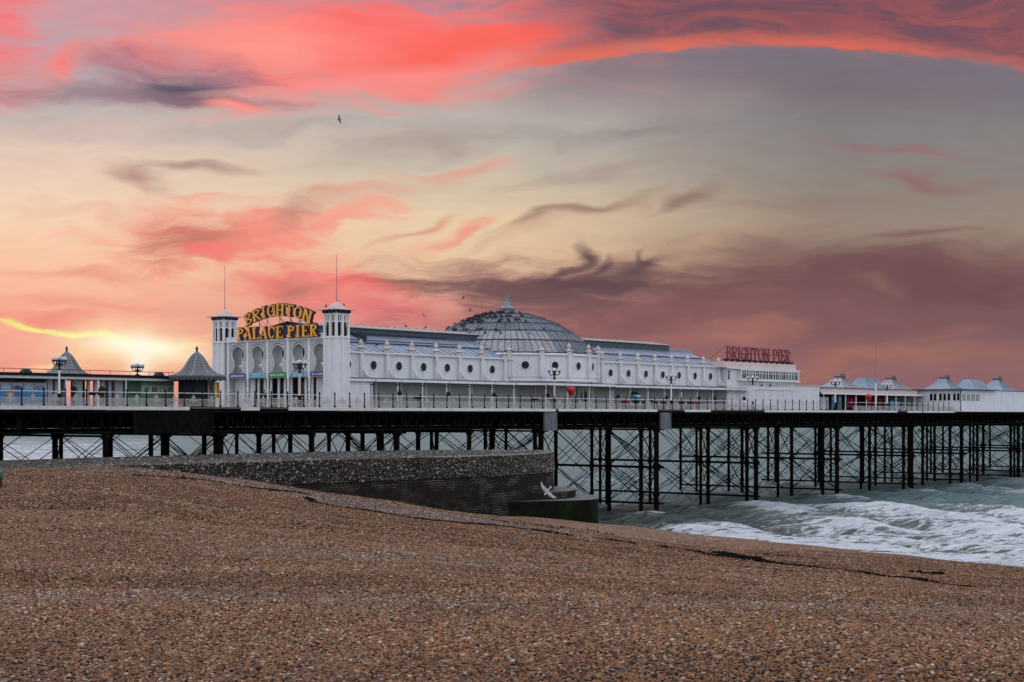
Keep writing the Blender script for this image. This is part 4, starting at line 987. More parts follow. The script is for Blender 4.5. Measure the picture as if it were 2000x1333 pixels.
# back wall behind the screen with oval windows
BT = 4.78
mb = MB(); mb.box(BT, BT+0.2, 5.73, 19.87, 15.0, 18.42); ent.part('upper_wall', mb, 'grey_boards')  # grey of these boards stands for the shade behind the screen
mb = MB(); mb.box(ST+0.17, BT-0.002, 5.73, 19.87, 14.9, 14.995); ent.part('ledge', mb, 'white_paint')
mb = MB(); mb.box(ST+0.165, BT+0.2, 5.73, 19.87, 18.425, 18.6); ent.part('shade_slab', mb, 'white_paint')  # slab added over the gap to keep light off the back wall
def disc(t, w, z, rw, rz, th, n=22): 
    m_ = MB(); m_.prism([(rw*math.cos(2*math.pi*i/n), rz*math.sin(2*math.pi*i/n)) for i in range(n)], (t, w, z), (0, 1, 0), (0, 0, 1), (th, 0, 0)); return m_
for w in AC:
    win = ent.part('oval_window', disc(BT-0.03, w, 17.2, 0.40, 0.66, 0.025), 'glass_dark')
    mb = MB()
    for i in range(22):
        a, b = 2*math.pi*i/22, 2*math.pi*(i+1)/22
        mb.tube((BT-0.02, w+0.43*math.cos(a), 17.2+0.69*math.sin(a)), (BT-0.02, w+0.43*math.cos(b), 17.2+0.69*math.sin(b)), 0.05, n=5, caps=False)
    ent.part('window_frame', mb, 'trim_white', win)
    mb = MB(); mb.lathe((ST+0.35, w-0.15, 15.98), [(0.02, -0.25), (0.06, -0.2), (0.05, -0.1), (0.26, 0.0), (0.28, 0.12), (0.16, 0.26), (0.02, 0.3)], 12); ent.part('hanging_lamp', mb, 'white_paint', smooth=True)
# banners over the openings with rows of pale print
for w, m_, pr in zip(AC, ('banner_purple', 'banner_blue', 'banner_green', 'banner_blue', 'banner_purple'), ('print_pale', 'print_teal', 'print_pale', 'print_teal', 'print_pale')):
    hw = 1.22; mb = MB(); mb.prism([(-hw, 0), (hw, 0), (hw, 0.26), (hw-0.16, 0.42), (-hw+0.16, 0.42), (-hw, 0.26)], (ST-0.16, w, 14.97), (0, 1, 0), (0, 0, 1), (0.06, 0, 0)); bn = ent.part('banner', mb, m_)
    mb = MB()
    if pr == 'print_pale':
        x = -0.95
        while x < 0.95:
            l = random.uniform(0.05, 0.11); mb.box(ST-0.168, ST-0.161, w-x-l, w-x, 15.08, 15.22); x += l+(0.03 if random.random() < .8 else 0.12)
    else:
        for s in (-0.78, 0.82): mb.prism([(0.15*math.cos(i*0.7), 0.17*math.sin(i*0.7)) for i in range(9)], (ST-0.168, w+s, 15.17), (0, 1, 0), (0, 0, 1), (0.007, 0, 0))
        mb.box(ST-0.167, ST-0.162, w-0.45, w+0.45, 15.1, 15.13)
    ent.part('banner_print', mb, pr, bn)
# ground floor: walls, doors, dark interior
for w, kind in zip(AC, 'wodow'):
    a, b = w-1.3, w+1.3
    if kind == 'w':
        mb = MB(); mb.box(BT, BT+0.15, a-0.15, b+0.15, DECK, 14.9); ent.part('lower_wall', mb, 'white_boards')
        mb = MB(); mb.box(BT-0.07, BT-0.01, w-0.75, w-0.15, 13.1, 14.7); p_ = ent.part('poster', mb, 'poster_sea')
        mb = MB(); mb.box(BT-0.08, BT-0.071, w-0.72, w-0.18, 13.85, 14.0); ent.part('poster_band', mb, 'print_pale', p_)
    else:
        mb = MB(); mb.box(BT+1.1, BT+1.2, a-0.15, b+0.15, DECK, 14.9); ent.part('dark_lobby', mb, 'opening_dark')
        for s in (-1.05, -0.15, 0.75):
            mb = MB(); mb.box(BT, BT+0.09, w+s, w+s+0.30, DECK, 14.9); ent.part('door_post', mb, 'white_paint')
        mb = MB(); mb.box(BT+0.05, BT+0.10, w-0.75+0.92, w+0.74, DECK, 14.5); dd = ent.part('door_leaf', mb, 'door_red' if w < 11 else 'glass_dark')
        mb = MB(); mb.box(BT+0.02, BT+0.045, w+0.3, w+0.33, 12.9, 13.3); ent.part('door_handle', mb, 'trim_white', dd)
mb = MB()
for s in (0.9, 0.45):
    mb.tube((2.9, 6.5, DECK+s), (2.9, 12.6, DECK+s), 0.03, n=6)
for w in (6.5, 8.5, 10.5, 12.6): mb.tube((2.9, w, DECK), (2.9, w, DECK+0.95), 0.035, n=6)
o = tag(link('queue_rail', mb.mesh('queue_rail', (2.9, 9.5, DECK)), 'trim_white', None, PW(2.9, 9.5, DECK), (0, 0, PANG)), 'low white tubular barrier in front of the entrance doors', 'barrier')

# ------------------------------------------------------------------ letters
def ring_poly(cx, cy, rx, ry, tx, ty, a0, a1, n=14):
    """list of quads along an elliptical stroke"""
    out = []
    for i in range(n):
        a, b = math.radians(a0+(a1-a0)*i/n), math.radians(a0+(a1-a0)*(i+1)/n)
        P = lambda an, k: (cx+(rx-(tx if k else 0))*math.cos(an), cy+(ry-(ty if k else 0))*math.sin(an))
        out.append([P(a, 0), P(b, 0), P(b, 1), P(a, 1)])
    return out
def glyph(ch, th, W=0.86, spur=True, e=0.0):
    """slab-serif letter as convex pieces in a unit-high box; e thickens every piece (for the backing)"""
    P = []; t2 = th/2
    def stem(x, y0=0.0, y1=1.0):
        sf = th*0.42
        P.append([(x-t2-e, y0-e), (x+t2+e, y0-e), (x+t2+e, y1+e), (x-t2-e, y1+e)])
        for ya, yb in ((y0, y0+0.11), (y1-0.11, y1)): P.append([(x-t2-sf-e, ya-e), (x+t2+sf+e, ya-e), (x+t2+sf+e, yb+e), (x-t2-sf-e, yb+e)])
        if spur: m_ = (y0+y1)/2; P.append([(x-t2-sf*.8-e, m_), (x, m_-0.09-e), (x+t2+sf*.8+e, m_), (x, m_+0.09+e)])
    def bar(x0, x1, y, h=None): h = (h or th*0.42)/2+e; P.append([(x0-e, y-h), (x1+e, y-h), (x1+e, y+h), (x0-e, y+h)])
    def ring(cx, cy, rx, ry, a0, a1, tx=None, ty=None): P.extend(ring_poly(cx, cy, rx+e, ry+e, (tx or th*0.85)+2*e, (ty or th*0.45)+2*e, a0, a1))
    def diag(x0, y0, x1, y1, w): P.append([(x0-w/2-e, y0-e*.5), (x0+w/2+e, y0-e*.5), (x1+w/2+e, y1+e*.5), (x1-w/2-e, y1+e*.5)])
    L = t2+th*0.42; Rr = W-t2-th*0.42
    if ch == 'I': stem(W/2)
    elif ch == 'P': stem(L); ring(L, 0.73, W-L, 0.27, -90, 90)
    elif ch == 'B': stem(L); ring(L, 0.755, (W-L)*.94, 0.245, -90, 90); ring(L, 0.265, W-L, 0.265, -90, 90)
    elif ch == 'R': stem(L); ring(L, 0.74, (W-L)*.97, 0.26, -90, 90); diag(W-t2, 0.0, L+t2+0.05, 0.52, th*0.85); bar(W-th*.8, W+.06, 0.05, 0.1)
    elif ch in 'CG':
        ring(W/2+.02, 0.5, W/2, 0.5, 42, 318)
        P.append([(W-th*.55-e, .60-e), (W+e, .60-e), (W+e, .98+e), (W-th*.3-e, .98+e)])
        if ch == 'G': P.append([(W-th*.9-e, 0.0), (W+e, 0.0), (W+e, .46+e), (W-th*.9-e, .46+e)]); bar(W*.52, W+.05, 0.43, 0.09)
    elif ch == 'O': ring(W/2, 0.5, W/2, 0.5, 0, 360)
    elif ch == 'H': stem(L); stem(Rr); bar(L, Rr, 0.5)
    elif ch == 'T': stem(W/2); bar(0, W, 0.95, 0.1); P.append([(0-e, .72), (.08+e, .72), (.12+e, 1), (0-e, 1)]); P.append([(W-.08-e, .72), (W+e, .72), (W+e, 1), (W-.12-e, 1)])
    elif ch == 'N': stem(L-t2*.4); stem(Rr+t2*.4); diag(W-L, 0.0, L, 1.0, th*0.95)
    elif ch == 'A': diag(0.10, 0.0, W/2-.02, 1.0, th*0.5); diag(W-th*.55, 0.0, W/2, 1.0, th*1.0); bar(W*.25, W*.7, 0.33, 0.1); bar(0, .3, .045, .09); bar(W-.36, W+.02, .045, .09)
    elif ch == 'L': stem(L); bar(L, W, 0.05, 0.1); P.append([(W-.12-e, 0), (W+e, 0), (W+e, .34+e), (W-.05-e, .34+e)])
    elif ch == 'E': stem(L); bar(L, W, 0.05, 0.1); bar(L, W, 0.95, 0.1); bar(L, W*.72, 0.5, 0.09); P.append([(W-.12-e, 0), (W+e, 0), (W+e, .30+e), (W-.04-e, .30+e)]); P.append([(W-.04-e, .72-e), (W+e, .72-e), (W+e, 1), (W-.12-e, 1)]); P.append([(W*.66-e, .38), (W*.72+e, .38), (W*.72+e, .62), (W*.66-e, .62)])
    return P
def letter(polys, o, ux, uy, nrm, depth, sx, sy, step=0.0025):
    """nrm points out of the sign; pieces step back a little so that no two faces share a plane"""
    mb = MB(); nrm = Vector(nrm)
    for i, p in enumerate(polys):
        q = [(a*sx, b*sy) for a, b in p]; d = depth-(i % 5)*step
        mb.prism(q, Vector(o), ux, uy, nrm*d)
    return mb
sg = Thing('entrance_sign', 'big arched sign of yellow and maroon circus letters on the entrance roof', 'sign', (3.7, 12.1, 18.6))
def sign_letter(ch, o, ux, uy, wd, h):
    nrm = Vector((-1, 0, 0)); o = Vector(o)
    b = sg.part('letter', letter(glyph(ch, 0.34, wd/h, False, 0.05), o+Vector(ux)*0.12+Vector(uy)*0.02+Vector((0.16, 0, 0)), ux, uy, nrm, 0.14, h, h), 'purple_edge' if random.random() < .45 else 'maroon')
    m_ = letter(glyph(ch, 0.34, wd/h, False, 0.03), o+Vector((0.02, 0, 0)), ux, uy, nrm, 0.05, h, h); sg.part('letter_side', m_, 'maroon', b)
    m_ = letter(glyph(ch, 0.25, wd/h, True, -0.012), o+Vector((-0.035, 0, 0)), ux, uy, nrm, 0.045, h, h); sg.part('letter_face', m_, 'letter_cream', b)
    m_ = MB(); r_ = 0.07                                            # darker gold lozenge across the middle
    for x in ((0.3,) if ch != 'I' else (0.43,)):
        c_ = o+Vector(ux)*x*h*0.9+Vector(uy)*0.48*h+Vector((-0.082, 0, 0)); m_.prism([(-r_*1.7, 0), (0, -r_), (r_*1.7, 0), (0, r_)], c_, ux, uy, Vector((-0.012, 0, 0)))
    sg.part('letter_stud', m_, 'letter_yellow', b)
x = 17.85
for ch in 'PALACE PIER':
    if ch == ' ': x -= 0.50; continue
    wd = {'I': 0.72, 'L': 0.98, 'A': 1.06, 'E': 1.0}.get(ch, 1.0); sign_letter(ch, (3.62, x, 18.63), (0, -1, 0), (0, 0, 1), wd, 1.14); x -= wd+(0.11 if ch != 'I' else 0.13)
word = 'BRIGHTON'; wds = [1.14, 1.16, 0.78, 1.14, 1.2, 1.12, 1.16, 1.2]; tot = sum(wds)+0.06*7; Rr_ = 12.4; cw = 12.02; cz = 20.72-Rr_; s_ = -tot/2
for ch, wd in zip(word, wds):
    a = (s_+wd/2)/Rr_; ux = Vector((0, -math.cos(a), -math.sin(a))); uy = Vector((0, -math.sin(a), math.cos(a)))
    c_ = Vector((3.62, cw-Rr_*math.sin(a), cz+Rr_*math.cos(a))); sign_letter(ch, c_-ux*wd/2, ux, uy, wd, 1.12); s_ += wd+0.06
mb = MB()
for w in (16.2, 15.0, 13.9, 12.1, 10.6, 9.3, 8.0, 7.0):
    z1 = cz+math.sqrt(Rr_**2-(w-cw)**2)+0.2; mb.tube((3.98, w, 18.95), (3.98, w, z1), 0.035, n=5)
    mb.tube((3.98, w, z1-0.3), (5.6, w+0.1, 18.6), 0.03, n=5)
for a, b in ((15.0, 13.0), (12.1, 10.2), (9.3, 7.5)): mb.tube((4.02, a, 20.6), (4.02, b, 19.2), 0.028, n=5)
mb.tube((3.99, 17.9, 19.1), (3.99, 6.2, 19.1), 0.03, n=5)
sg.part('frame', mb, 'lead_dome')

# ================================================================== DOMED HALL
hall = Thing('domed_hall', 'long white amusement hall with round windows, lead roof and a low central dome', 'building', (38.4, WC, DECK))
WU = 6.0; ZL, ZE = 14.86, 17.3; TC, RB = 38.4, 10.2
HA, HB = 5.34, 73.3; BL, BR = 30.73, 46.07
mb = MB(); mb.box(HA, BL, WU, WU+0.2, ZL, ZE); hall.part('upper_wall', mb, 'white_paint')
mb = MB(); mb.box(BR, HB, WU, WU+0.2, ZL, ZE+0.15); hall.part('upper_wall', mb, 'white_paint')
mb = MB(); mb.box(HA, HB, 19.4, 19.6, DECK, ZE); hall.part('rear_wall', mb, 'white_boards')
mb = MB(); mb.box(HB-0.1, HB+0.1, WU+0.21, 19.39, DECK, ZE+0.1); hall.part('end_wall', mb, 'white_boards')
FA = math.radians(19.5)
def bow_pt(a, r=RB): return (TC+r*math.sin(a), WC-r*math.cos(a))
BV = [(-2.5+i)*FA for i in range(6)]
ZEB = 17.78
# shared window, finial and pilaster meshes (local: x along the wall, y outwards negative)
def ringmesh(rx, rz, r, n=24):
    mb = MB()
    for i in range(n):
        a, b = 2*math.pi*i/n, 2*math.pi*(i+1)/n
        mb.tube((rx*math.cos(a), 0, rz*math.sin(a)), (rx*math.cos(b), 0, rz*math.sin(b)), r, n=6, caps=False)
    return mb.mesh('window_frame')
me_ring = ringmesh(0.47, 0.47, 0.055)
mb = MB(); mb.prism([(0.44*math.cos(2*math.pi*i/24), 0.44*math.sin(2*math.pi*i/24)) for i in range(24)], (0, -0.03, 0), (1, 0, 0), (0, 0, 1), (0, 0.025, 0)); me_pane = mb.mesh('round_window')
mb = MB(); mb.box(-0.43, 0.43, -0.045, -0.035, -0.012, 0.012); mb.box(-0.012, 0.012, -0.047, -0.036, -0.43, 0.43); me_bars = mb.mesh('glazing_bars')
mb = MB()
mb.box(-0.21, 0.21, -0.26, 0.05, ZL, 17.62); mb.box(-0.13, 0.13, -0.31, -0.262, ZL, 17.3)
mb.prism([(-0.262, 17.2), (-0.262, 17.62), (-0.44, 17.62)], (-0.2, 0, 0), (0, 1, 0), (0, 0, 1), (0.4, 0, 0)); me_pil = mb.mesh('pilaster')
mb = MB(); mb.lathe((0, -0.1, 17.62), [(0.24, 0), (0.30, 0.02), (0.44, 0.10), (0.46, 0.16), (0.30, 0.22), (0.15, 0.30), (0.11, 0.38), (0.18, 0.46), (0.24, 0.56), (0.22, 0.66), (0.12, 0.78), (0.06, 0.88), (0.02, 0.98)], 10); me_fin = mb.mesh('finial', smooth=True)
mb = MB(); mb.lathe((0, -0.1, 17.62), [(0.26, 0), (0.32, 0.03), (0.48, 0.12), (0.46, 0.18), (0.20, 0.26), (0.05, 0.34)], 10); me_cap = mb.mesh('pilaster_cap', smooth=True)
N_ = 9; arc = [(-0.27-1.25*(1-math.cos(math.pi/2*i/N_)), 16.35-1.42*math.sin(math.pi/2*i/N_)) for i in range(N_+1)]
mb = MB(); mb.prism([(-0.262, 14.93)]+arc, (-0.06, 0, 0), (0, 1, 0), (0, 0, 1), (0.12, 0, 0)); me_fincurve = mb.mesh('scroll_bracket')
mb = MB(); mb.box(-1.40, 1.40, -0.06, -0.002, 17.1, 17.26); mb.box(-1.44, -1.34, -0.058, -0.002, ZL, 17.098); mb.box(1.34, 1.44, -0.058, -0.002, ZL, 17.098); mb.box(-1.335, 1.335, -0.05, -0.002, ZL, ZL+0.14)
for s in (-0.86, 0.86):
    for i in range(6):
        a, b = math.pi*i/6, math.pi*(i+1)/6; mb.tube((s+0.2*math.cos(a), -0.015, 16.42+0.2*math.sin(a)), (s+0.2*math.cos(b), -0.015, 16.42+0.2*math.sin(b)), 0.022, n=4, caps=False)
    for e in (-0.2, 0.2): mb.box(s+e-0.02, s+e+0.02, -0.03, -0.002, ZL+0.145, 16.42)
me_trim = mb.mesh('panel_trim')
WZ = 16.10
def bay(t, w, rot, z=0.0, win=True, par=None):
    hall.inst('panel_trim', me_trim, 'trim_white', (t, w, z), rot=(0, 0, rot))
    if win:
        p = hall.inst('round_window', me_pane, 'glass_dark', (t, w, WZ+z), rot=(0, 0, rot))
        hall.inst('window_frame', me_ring, 'trim_white', (0, -0.03, 0), parent=p); hall.inst('glazing_bars', me_bars, 'black_iron', (0, 0, 0), parent=p)
def pil(t, w, rot, z=0.0, fin=True, bracket=True, sub=None):
    p = hall.inst('pilaster', me_pil, 'white_paint', (t, w, z), rot=(0, 0, rot))
    hall.inst('finial' if fin else 'pilaster_cap', me_fin if fin else me_cap, 'cream_stone', (0, 0, 0), parent=p)
    if bracket: hall.inst('scroll_bracket', me_fincurve, 'trim_white', (0.12, 0, 0), parent=p)
P1 = [8.65+3.49*k for k in range(6)]; P2 = [50.5+3.53*k for k in range(7)]
for t in P1: pil(t, WU, 0)
for t in P2: pil(t, WU, 0, 0.12)
bay((HA+P1[0])/2+0.0, WU, 0)
for a, b in zip(P1[:-1], P1[1:]): bay((a+b)/2, WU, 0)
bay((P1[-1]+29.6)/2, WU, 0); pil(29.75, WU, 0, 0, False, False)
for a, b in zip([46.95]+P2[:-1], P2): bay((a+b)/2, WU, 0, 0.1)
pil(46.95, WU, 0, 0.1, True, False); bay(73.0, WU, 0, 0.1, False)
for i in range(5):
    a, b = bow_pt(BV[i]), bow_pt(BV[i+1]); rot = (BV[i]+BV[i+1])/2
    mb = MB(); nx_, ny_ = math.sin(rot), -math.cos(rot)
    mb.hexa([(a[0], a[1], ZL), (b[0], b[1], ZL), (b[0]-nx_*0.2, b[1]-ny_*0.2, ZL), (a[0]-nx_*0.2, a[1]-ny_*0.2, ZL), (a[0], a[1], ZEB), (b[0], b[1], ZEB), (b[0]-nx_*0.2, b[1]-ny_*0.2, ZEB), (a[0]-nx_*0.2, a[1]-ny_*0.2, ZEB)])
    hall.part('bow_wall', mb, 'white_paint'); bay((a[0]+b[0])/2, (a[1]+b[1])/2, rot, 0.55)
for i, a in enumerate(BV): p = bow_pt(a); pil(p[0], p[1], a, 0.52, i >= 2, False)
mb = MB()                                                           # string course at the foot of the bow
for i in range(5):
    a, b = bow_pt(BV[i], RB+0.05), bow_pt(BV[i+1], RB+0.05); mb.tube((a[0], a[1], 15.0), (b[0], b[1], 15.0), 0.07, n=5)
hall.part('string_course', mb, 'trim_white')
# main roof in separate lead sheets between standing seams
def slope_sheet(t0, t1, w0, z0, w1, z1, lift): 
    mb = MB(); th = 0.05; mb.hexa([(t0, w0, z0+lift-th), (t1, w0, z0+lift-th), (t1, w1, z1+lift-th), (t0, w1, z1+lift-th), (t0, w0, z0+lift), (t1, w0, z0+lift), (t1, w1, z1+lift), (t0, w1, z1+lift)]); return mb
def roof_run(a, b, zE, hip=0):
    n = int(round((b-a)/0.95)); st = (b-a)/n
    for i in range(n):
        t0 = a+i*st; 
        for (w0, z0, w1, z1) in ((5.85, zE+0.02, 8.1, zE+0.98), (8.05, zE+1.04, 10.3, zE+1.92)):
            if hip and t0 > b-hip*(w0-5.85)/4.5-1.0: continue
            hall.part('roof_sheet', slope_sheet(t0+0.012, t0+st-0.012, w0, z0, w1, z1, random.uniform(0, 0.012)), 'lead_roof')
        if hip and t0 > b-hip*0.5: continue
        sm = MB(); sm.hexa([(t0-0.03, 5.83, zE+0.0), (t0+0.03, 5.83, zE+0.0), (t0+0.03, 10.3, zE+1.92), (t0-0.03, 10.3, zE+1.92), (t0-0.03, 5.83, zE+0.075), (t0+0.03, 5.83, zE+0.075), (t0+0.03, 10.3, zE+1.995), (t0-0.03, 10.3, zE+1.995)])
        hall.part('roof_seam', sm, 'lead_roof')
    mb = MB(); mb.box(a, b-hip*0.5, 8.03, 8.10, zE+1.0, zE+1.13); hall.part('roof_step', mb, 'dark_lead')
    mb = MB(); mb.poly([(a, 19.8, zE), (a, 15.3, zE+1.9), (b, 15.3, zE+1.9), (b, 19.8, zE)]); hall.part('rear_slope', mb, 'lead_roof')
    mb = MB(); mb.box(a, b, 5.70, 5.86, zE-0.10, zE+0.05); hall.part('gutter', mb, 'trim_white')
roof_run(HA, 31.2, ZE); roof_run(45.8, HB, ZE+0.15, 3.2)
def clerestory(a, b, zE):
    z0 = zE+1.88; z1 = z0+0.72
    mb = MB(); mb.box(a, b, 10.3, 15.3, z0, z1); c = hall.part('clerestory', mb, 'clerestory_green')
    n = int((b-a)/1.6); 
    for i in range(n):
        mb = MB(); t0 = a+i*(b-a)/n; s = (b-a)/n
        mb.hexa([(t0, 10.0, z1+0.003), (t0+s-0.03, 10.0, z1+0.003), (t0+s-0.03, 12.8, z1+0.42), (t0, 12.8, z1+0.42), (t0, 10.0, z1+0.06), (t0+s-0.03, 10.0, z1+0.06), (t0+s-0.03, 12.8, z1+0.48), (t0, 12.8, z1+0.48)])
        hall.part('ridge_sheet', mb, 'lead_flaking', c)
    mb = MB(); mb.poly([(a, 15.6, z1), (a, 12.8, z1+0.47), (b, 12.8, z1+0.47), (b, 15.6, z1)]); hall.part('ridge_rear', mb, 'lead_roof', c)
    mb = MB()
    for i in range(int((b-a)/1.1)): mb.ball((a+0.5+i*1.1, 12.8, z1+0.52), 0.16, 0.07, 0.07, 6, 4)
    hall.part('ridge_tiles', mb, 'lead_flaking', c)
clerestory(HA+0.2, 31.0, ZE); clerestory(47.5, 67.2, ZE+0.2)
mb = MB(); mb.box(67.22, 72.6, 10.35, 15.25, 18.9, 19.75); hall.part('end_parapet', mb, 'lead_flaking')
mb = MB()                                                           # walkway rail on the left roof
for w, z in ((8.3, 18.62), (10.1, 19.45)): mb.tube((HA, w, z), (25.5, w, z), 0.06, n=5)
for t in (11.6,): mb.box(t, t+0.12, 8.2, 10.2, 18.5, 19.4)
hall.part('roof_walkway', mb, 'dark_lead')
# dome: tiers of lead sheets
DP = [(0.9, 22.78), (2.6, 22.62), (4.25, 22.12), (5.9, 21.42), (7.4, 20.52), (8.8, 19.45), (10.05, 18.05), (10.35, 17.80)]
NS = 42; DA = 2*math.pi/NS
def dp(r, a): return (TC+r*math.sin(a), WC-r*math.cos(a))
for k in range(1, 7):
    (r0, z0), (r1, z1) = DP[k-1], DP[k]
    for i in range(NS):
        a0, a1 = i*DA+0.004, (i+1)*DA-0.004; l = random.uniform(0, 0.012); mb = MB()
        p = [dp(r1+0.05, a0), dp(r1+0.05, a1), dp(r0, a1), dp(r0, a0)]; zz = [z1+0.06, z1+0.06, z0, z0]
        mb.hexa([(*q, z-0.09+l) for q, z in zip(p, zz)]+[(*q, z+l) for q, z in zip(p, zz)])
        front_ = math.cos(i*DA+1.0)
        fl = (k >= 5 and 30 <= i <= 39) 
        hall.part('dome_sheet', mb, 'lead_flaking' if fl or (k >= 5 and random.random() < 0.12) else 'lead_dome')
    rg = MB()
    for i in range(NS):
        a, b = dp(r1+0.06, i*DA), dp(r1+0.06, (i+1)*DA); rg.tube((*a, z1-0.03), (*b, z1-0.03), 0.085, n=4, caps=False)
    hall.part('dome_gutter', rg, 'dark_lead')
mb = MB()
for i in range(NS):
    for kk, ((r0, z0), (r1, z1)) in enumerate(zip(DP[:-2], DP[1:-1])):
        if kk >= 2:
            a, b = dp(r0, (i+.5)*DA), dp(r1+0.04, (i+.5)*DA); mb.tube((*a, z0+0.02), (*b, z1+0.07), 0.022, n=4, caps=False)
        a, b = dp(r0, i*DA), dp(r1+0.04, i*DA); mb.tube((*a, z0+0.03), (*b, z1+0.09), 0.032, n=4, caps=False)
hall.part('dome_ribs', mb, 'dark_lead')
mb = MB(); mb.lathe((TC, WC, 0), [(10.05, 17.6), (10.36, 17.76), (10.36, 17.86), (9.9, 18.1)], NS); hall.part('dome_eave', mb, 'trim_white')
mb = MB(); mb.lathe((TC, WC, 0), [(9.9, 14.8), (9.9, 17.7)], NS, caps=False); hall.part('dome_drum', mb, 'white_paint')
mb = MB(); mb.lathe((TC, WC, 22.55), [(1.0, 0), (1.0, 0.12), (0.82, 0.2), (0.82, 0.62), (0.95, 0.7), (0.95, 0.82), (0.7, 0.95), (0.5, 1.05)], 16); ln = hall.part('dome_pedestal', mb, 'statue_lead')
# statue: entwined figures rising from a flared base
mb = MB(); mb.lathe((TC, WC, 23.5), [(0.62, 0), (0.58, 0.10), (0.40, 0.30), (0.30, 0.50), (0.20, 0.75), (0.14, 1.0), (0.05, 1.1)], 10)
for i in range(4):
    a = i*1.57+0.2; c, s = math.cos(a), math.sin(a)
    mb.tube((TC+0.44*c, WC+0.44*s, 23.5), (TC+0.20*c, WC+0.20*s, 24.15), 0.15, 0.09, n=7)
    mb.tube((TC+0.20*c, WC+0.20*s, 24.15), (TC+0.13*c, WC+0.13*s, 24.5), 0.10, 0.06, n=7); mb.ball((TC+0.15*c, WC+0.15*s, 24.62), 0.085, n=8, m=5)
    mb.tube((TC+0.13*c, WC+0.13*s, 24.45), (TC+0.27*c, WC+0.27*s, 24.62), 0.05, 0.03, n=6); mb.tube((TC+0.27*c, WC+0.27*s, 24.62), (TC+0.20*c, WC+0.20*s, 24.9), 0.04, 0.025, n=6)
hall.part('statue', mb, 'statue_lead', ln, smooth=True)
# veranda canopy and posts
CE = [(HA, 4.05), (29.5, 4.05), (32.5, 2.35), (44.3, 2.35), (47.3, 4.05), (77.2, 4.05)]
CI = [(HA, 6.0), (30.4, 6.0), (34.0, 3.05), (42.8, 3.05), (46.4, 6.0), (77.2, 6.0)]
for (a, b), (c, d) in zip(zip(CE[:-1], CE[1:]), zip(CI[:-1], CI[1:])):
    L_ = b[0]-a[0]; n = max(1, int(round(L_/3.5)))
    for i in range(n):
        f0, f1 = i/n, (i+1)/n-0.004; lerp = lambda p, q, f: (p[0]+(q[0]-p[0])*f, p[1]+(q[1]-p[1])*f)
        A, B, C_, D_ = lerp(a, b, f0), lerp(a, b, f1), lerp(c, d, f1), lerp(c, d, f0)
        mb = MB(); mb.hexa([(*A, 14.66), (*B, 14.66), (*C_, 14.84), (*D_, 14.84), (*A, 14.74), (*B, 14.74), (*C_, 14.92), (*D_, 14.92)]); cn = hall.part('canopy', mb, 'dark_lead')
        mb = MB(); mb.hexa([(A[0], A[1]-0.05, 14.50), (B[0], B[1]-0.05, 14.50), (B[0], B[1]-0.001, 14.50), (A[0], A[1]-0.001, 14.50), (A[0], A[1]-0.05, 14.73), (B[0], B[1]-0.05, 14.73), (B[0], B[1]-0.001, 14.73), (A[0], A[1]-0.001, 14.73)]); hall.part('canopy_fascia', mb, 'shop_grey' if (4.9 < 0) else 'white_paint', cn)
mb = MB(); mb.lathe((0, 0, 0), [(0.11, 0), (0.11, 0.3), (0.075, 0.36), (0.07, 1.8), (0.075, 1.85), (0.07, 2.16)], 8); me_vp = mb.mesh('veranda_post')
mb = MB(); mb.lathe((0, 0, 0), [(0.11, 2.16), (0.13, 2.20), (0.11, 2.26)], 8); mb.box(-0.05, 0.05, -0.3, 0.05, 2.42, 2.5); me_vb = mb.mesh('post_collar')
mb = MB(); mb.lathe((0, 0, 0), [(0.072, 2.26), (0.10, 2.4), (0.12, 2.5)], 8); me_vt = mb.mesh('post_head')
VP = [8.45+3.47*k for k in range(7)]+[32.6, 36.3, 40.2, 44.0, 46.76]+[50.25+3.5*k for k in range(8)]
for t in VP:
    w = 4.25 if not 31 < t < 45.5 else 2.6
    p = hall.inst('veranda_post', me_vp, 'trim_white', (t, w, DECK)); hall.inst('post_collar', me_vb, 'black_iron', (0, 0, 0), parent=p); hall.inst('post_head', me_vt, 'trim_white', (0, 0, 0), parent=p)
# ground-floor wall behind the veranda, in bays
mb = MB(); mb.box(HA+0.01, 8.3, 4.3, 7.0, DECK, 14.64); hall.part('boarded_store', mb, 'white_boards')
t = 8.31
while t < 77:
    e = min(77.2, t+3.5); w = 7.0
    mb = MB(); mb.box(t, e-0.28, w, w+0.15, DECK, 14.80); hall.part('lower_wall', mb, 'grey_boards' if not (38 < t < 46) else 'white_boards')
    mb = MB(); mb.box(e-0.28, e, w-0.14, w+0.15, DECK, 14.80); hall.part('wall_pier', mb, 'white_paint'); t = e
mb = MB(); mb.box(43.6, 46.3, 6.7, 6.85, DECK, 14.45); dr = hall.part('glazed_door', mb, 'white_paint')
for i in range(3):
    mb = MB(); mb.box(43.85+i*0.8, 44.4+i*0.8, 6.67, 6.698, 12.9, 14.25); hall.part('door_pane', mb, 'glass_blue', dr)
mb = MB(); mb.box(76.0, 77.1, 6.86, 6.95, DECK, 14.3); dr = hall.part('side_door', mb, 'white_paint')
for i in range(2):
    mb = MB(); mb.box(76.12+i*0.48, 76.5+i*0.48, 6.83, 6.858, 12.7, 14.1); hall.part('door_pane', mb, 'glass_blue', dr)

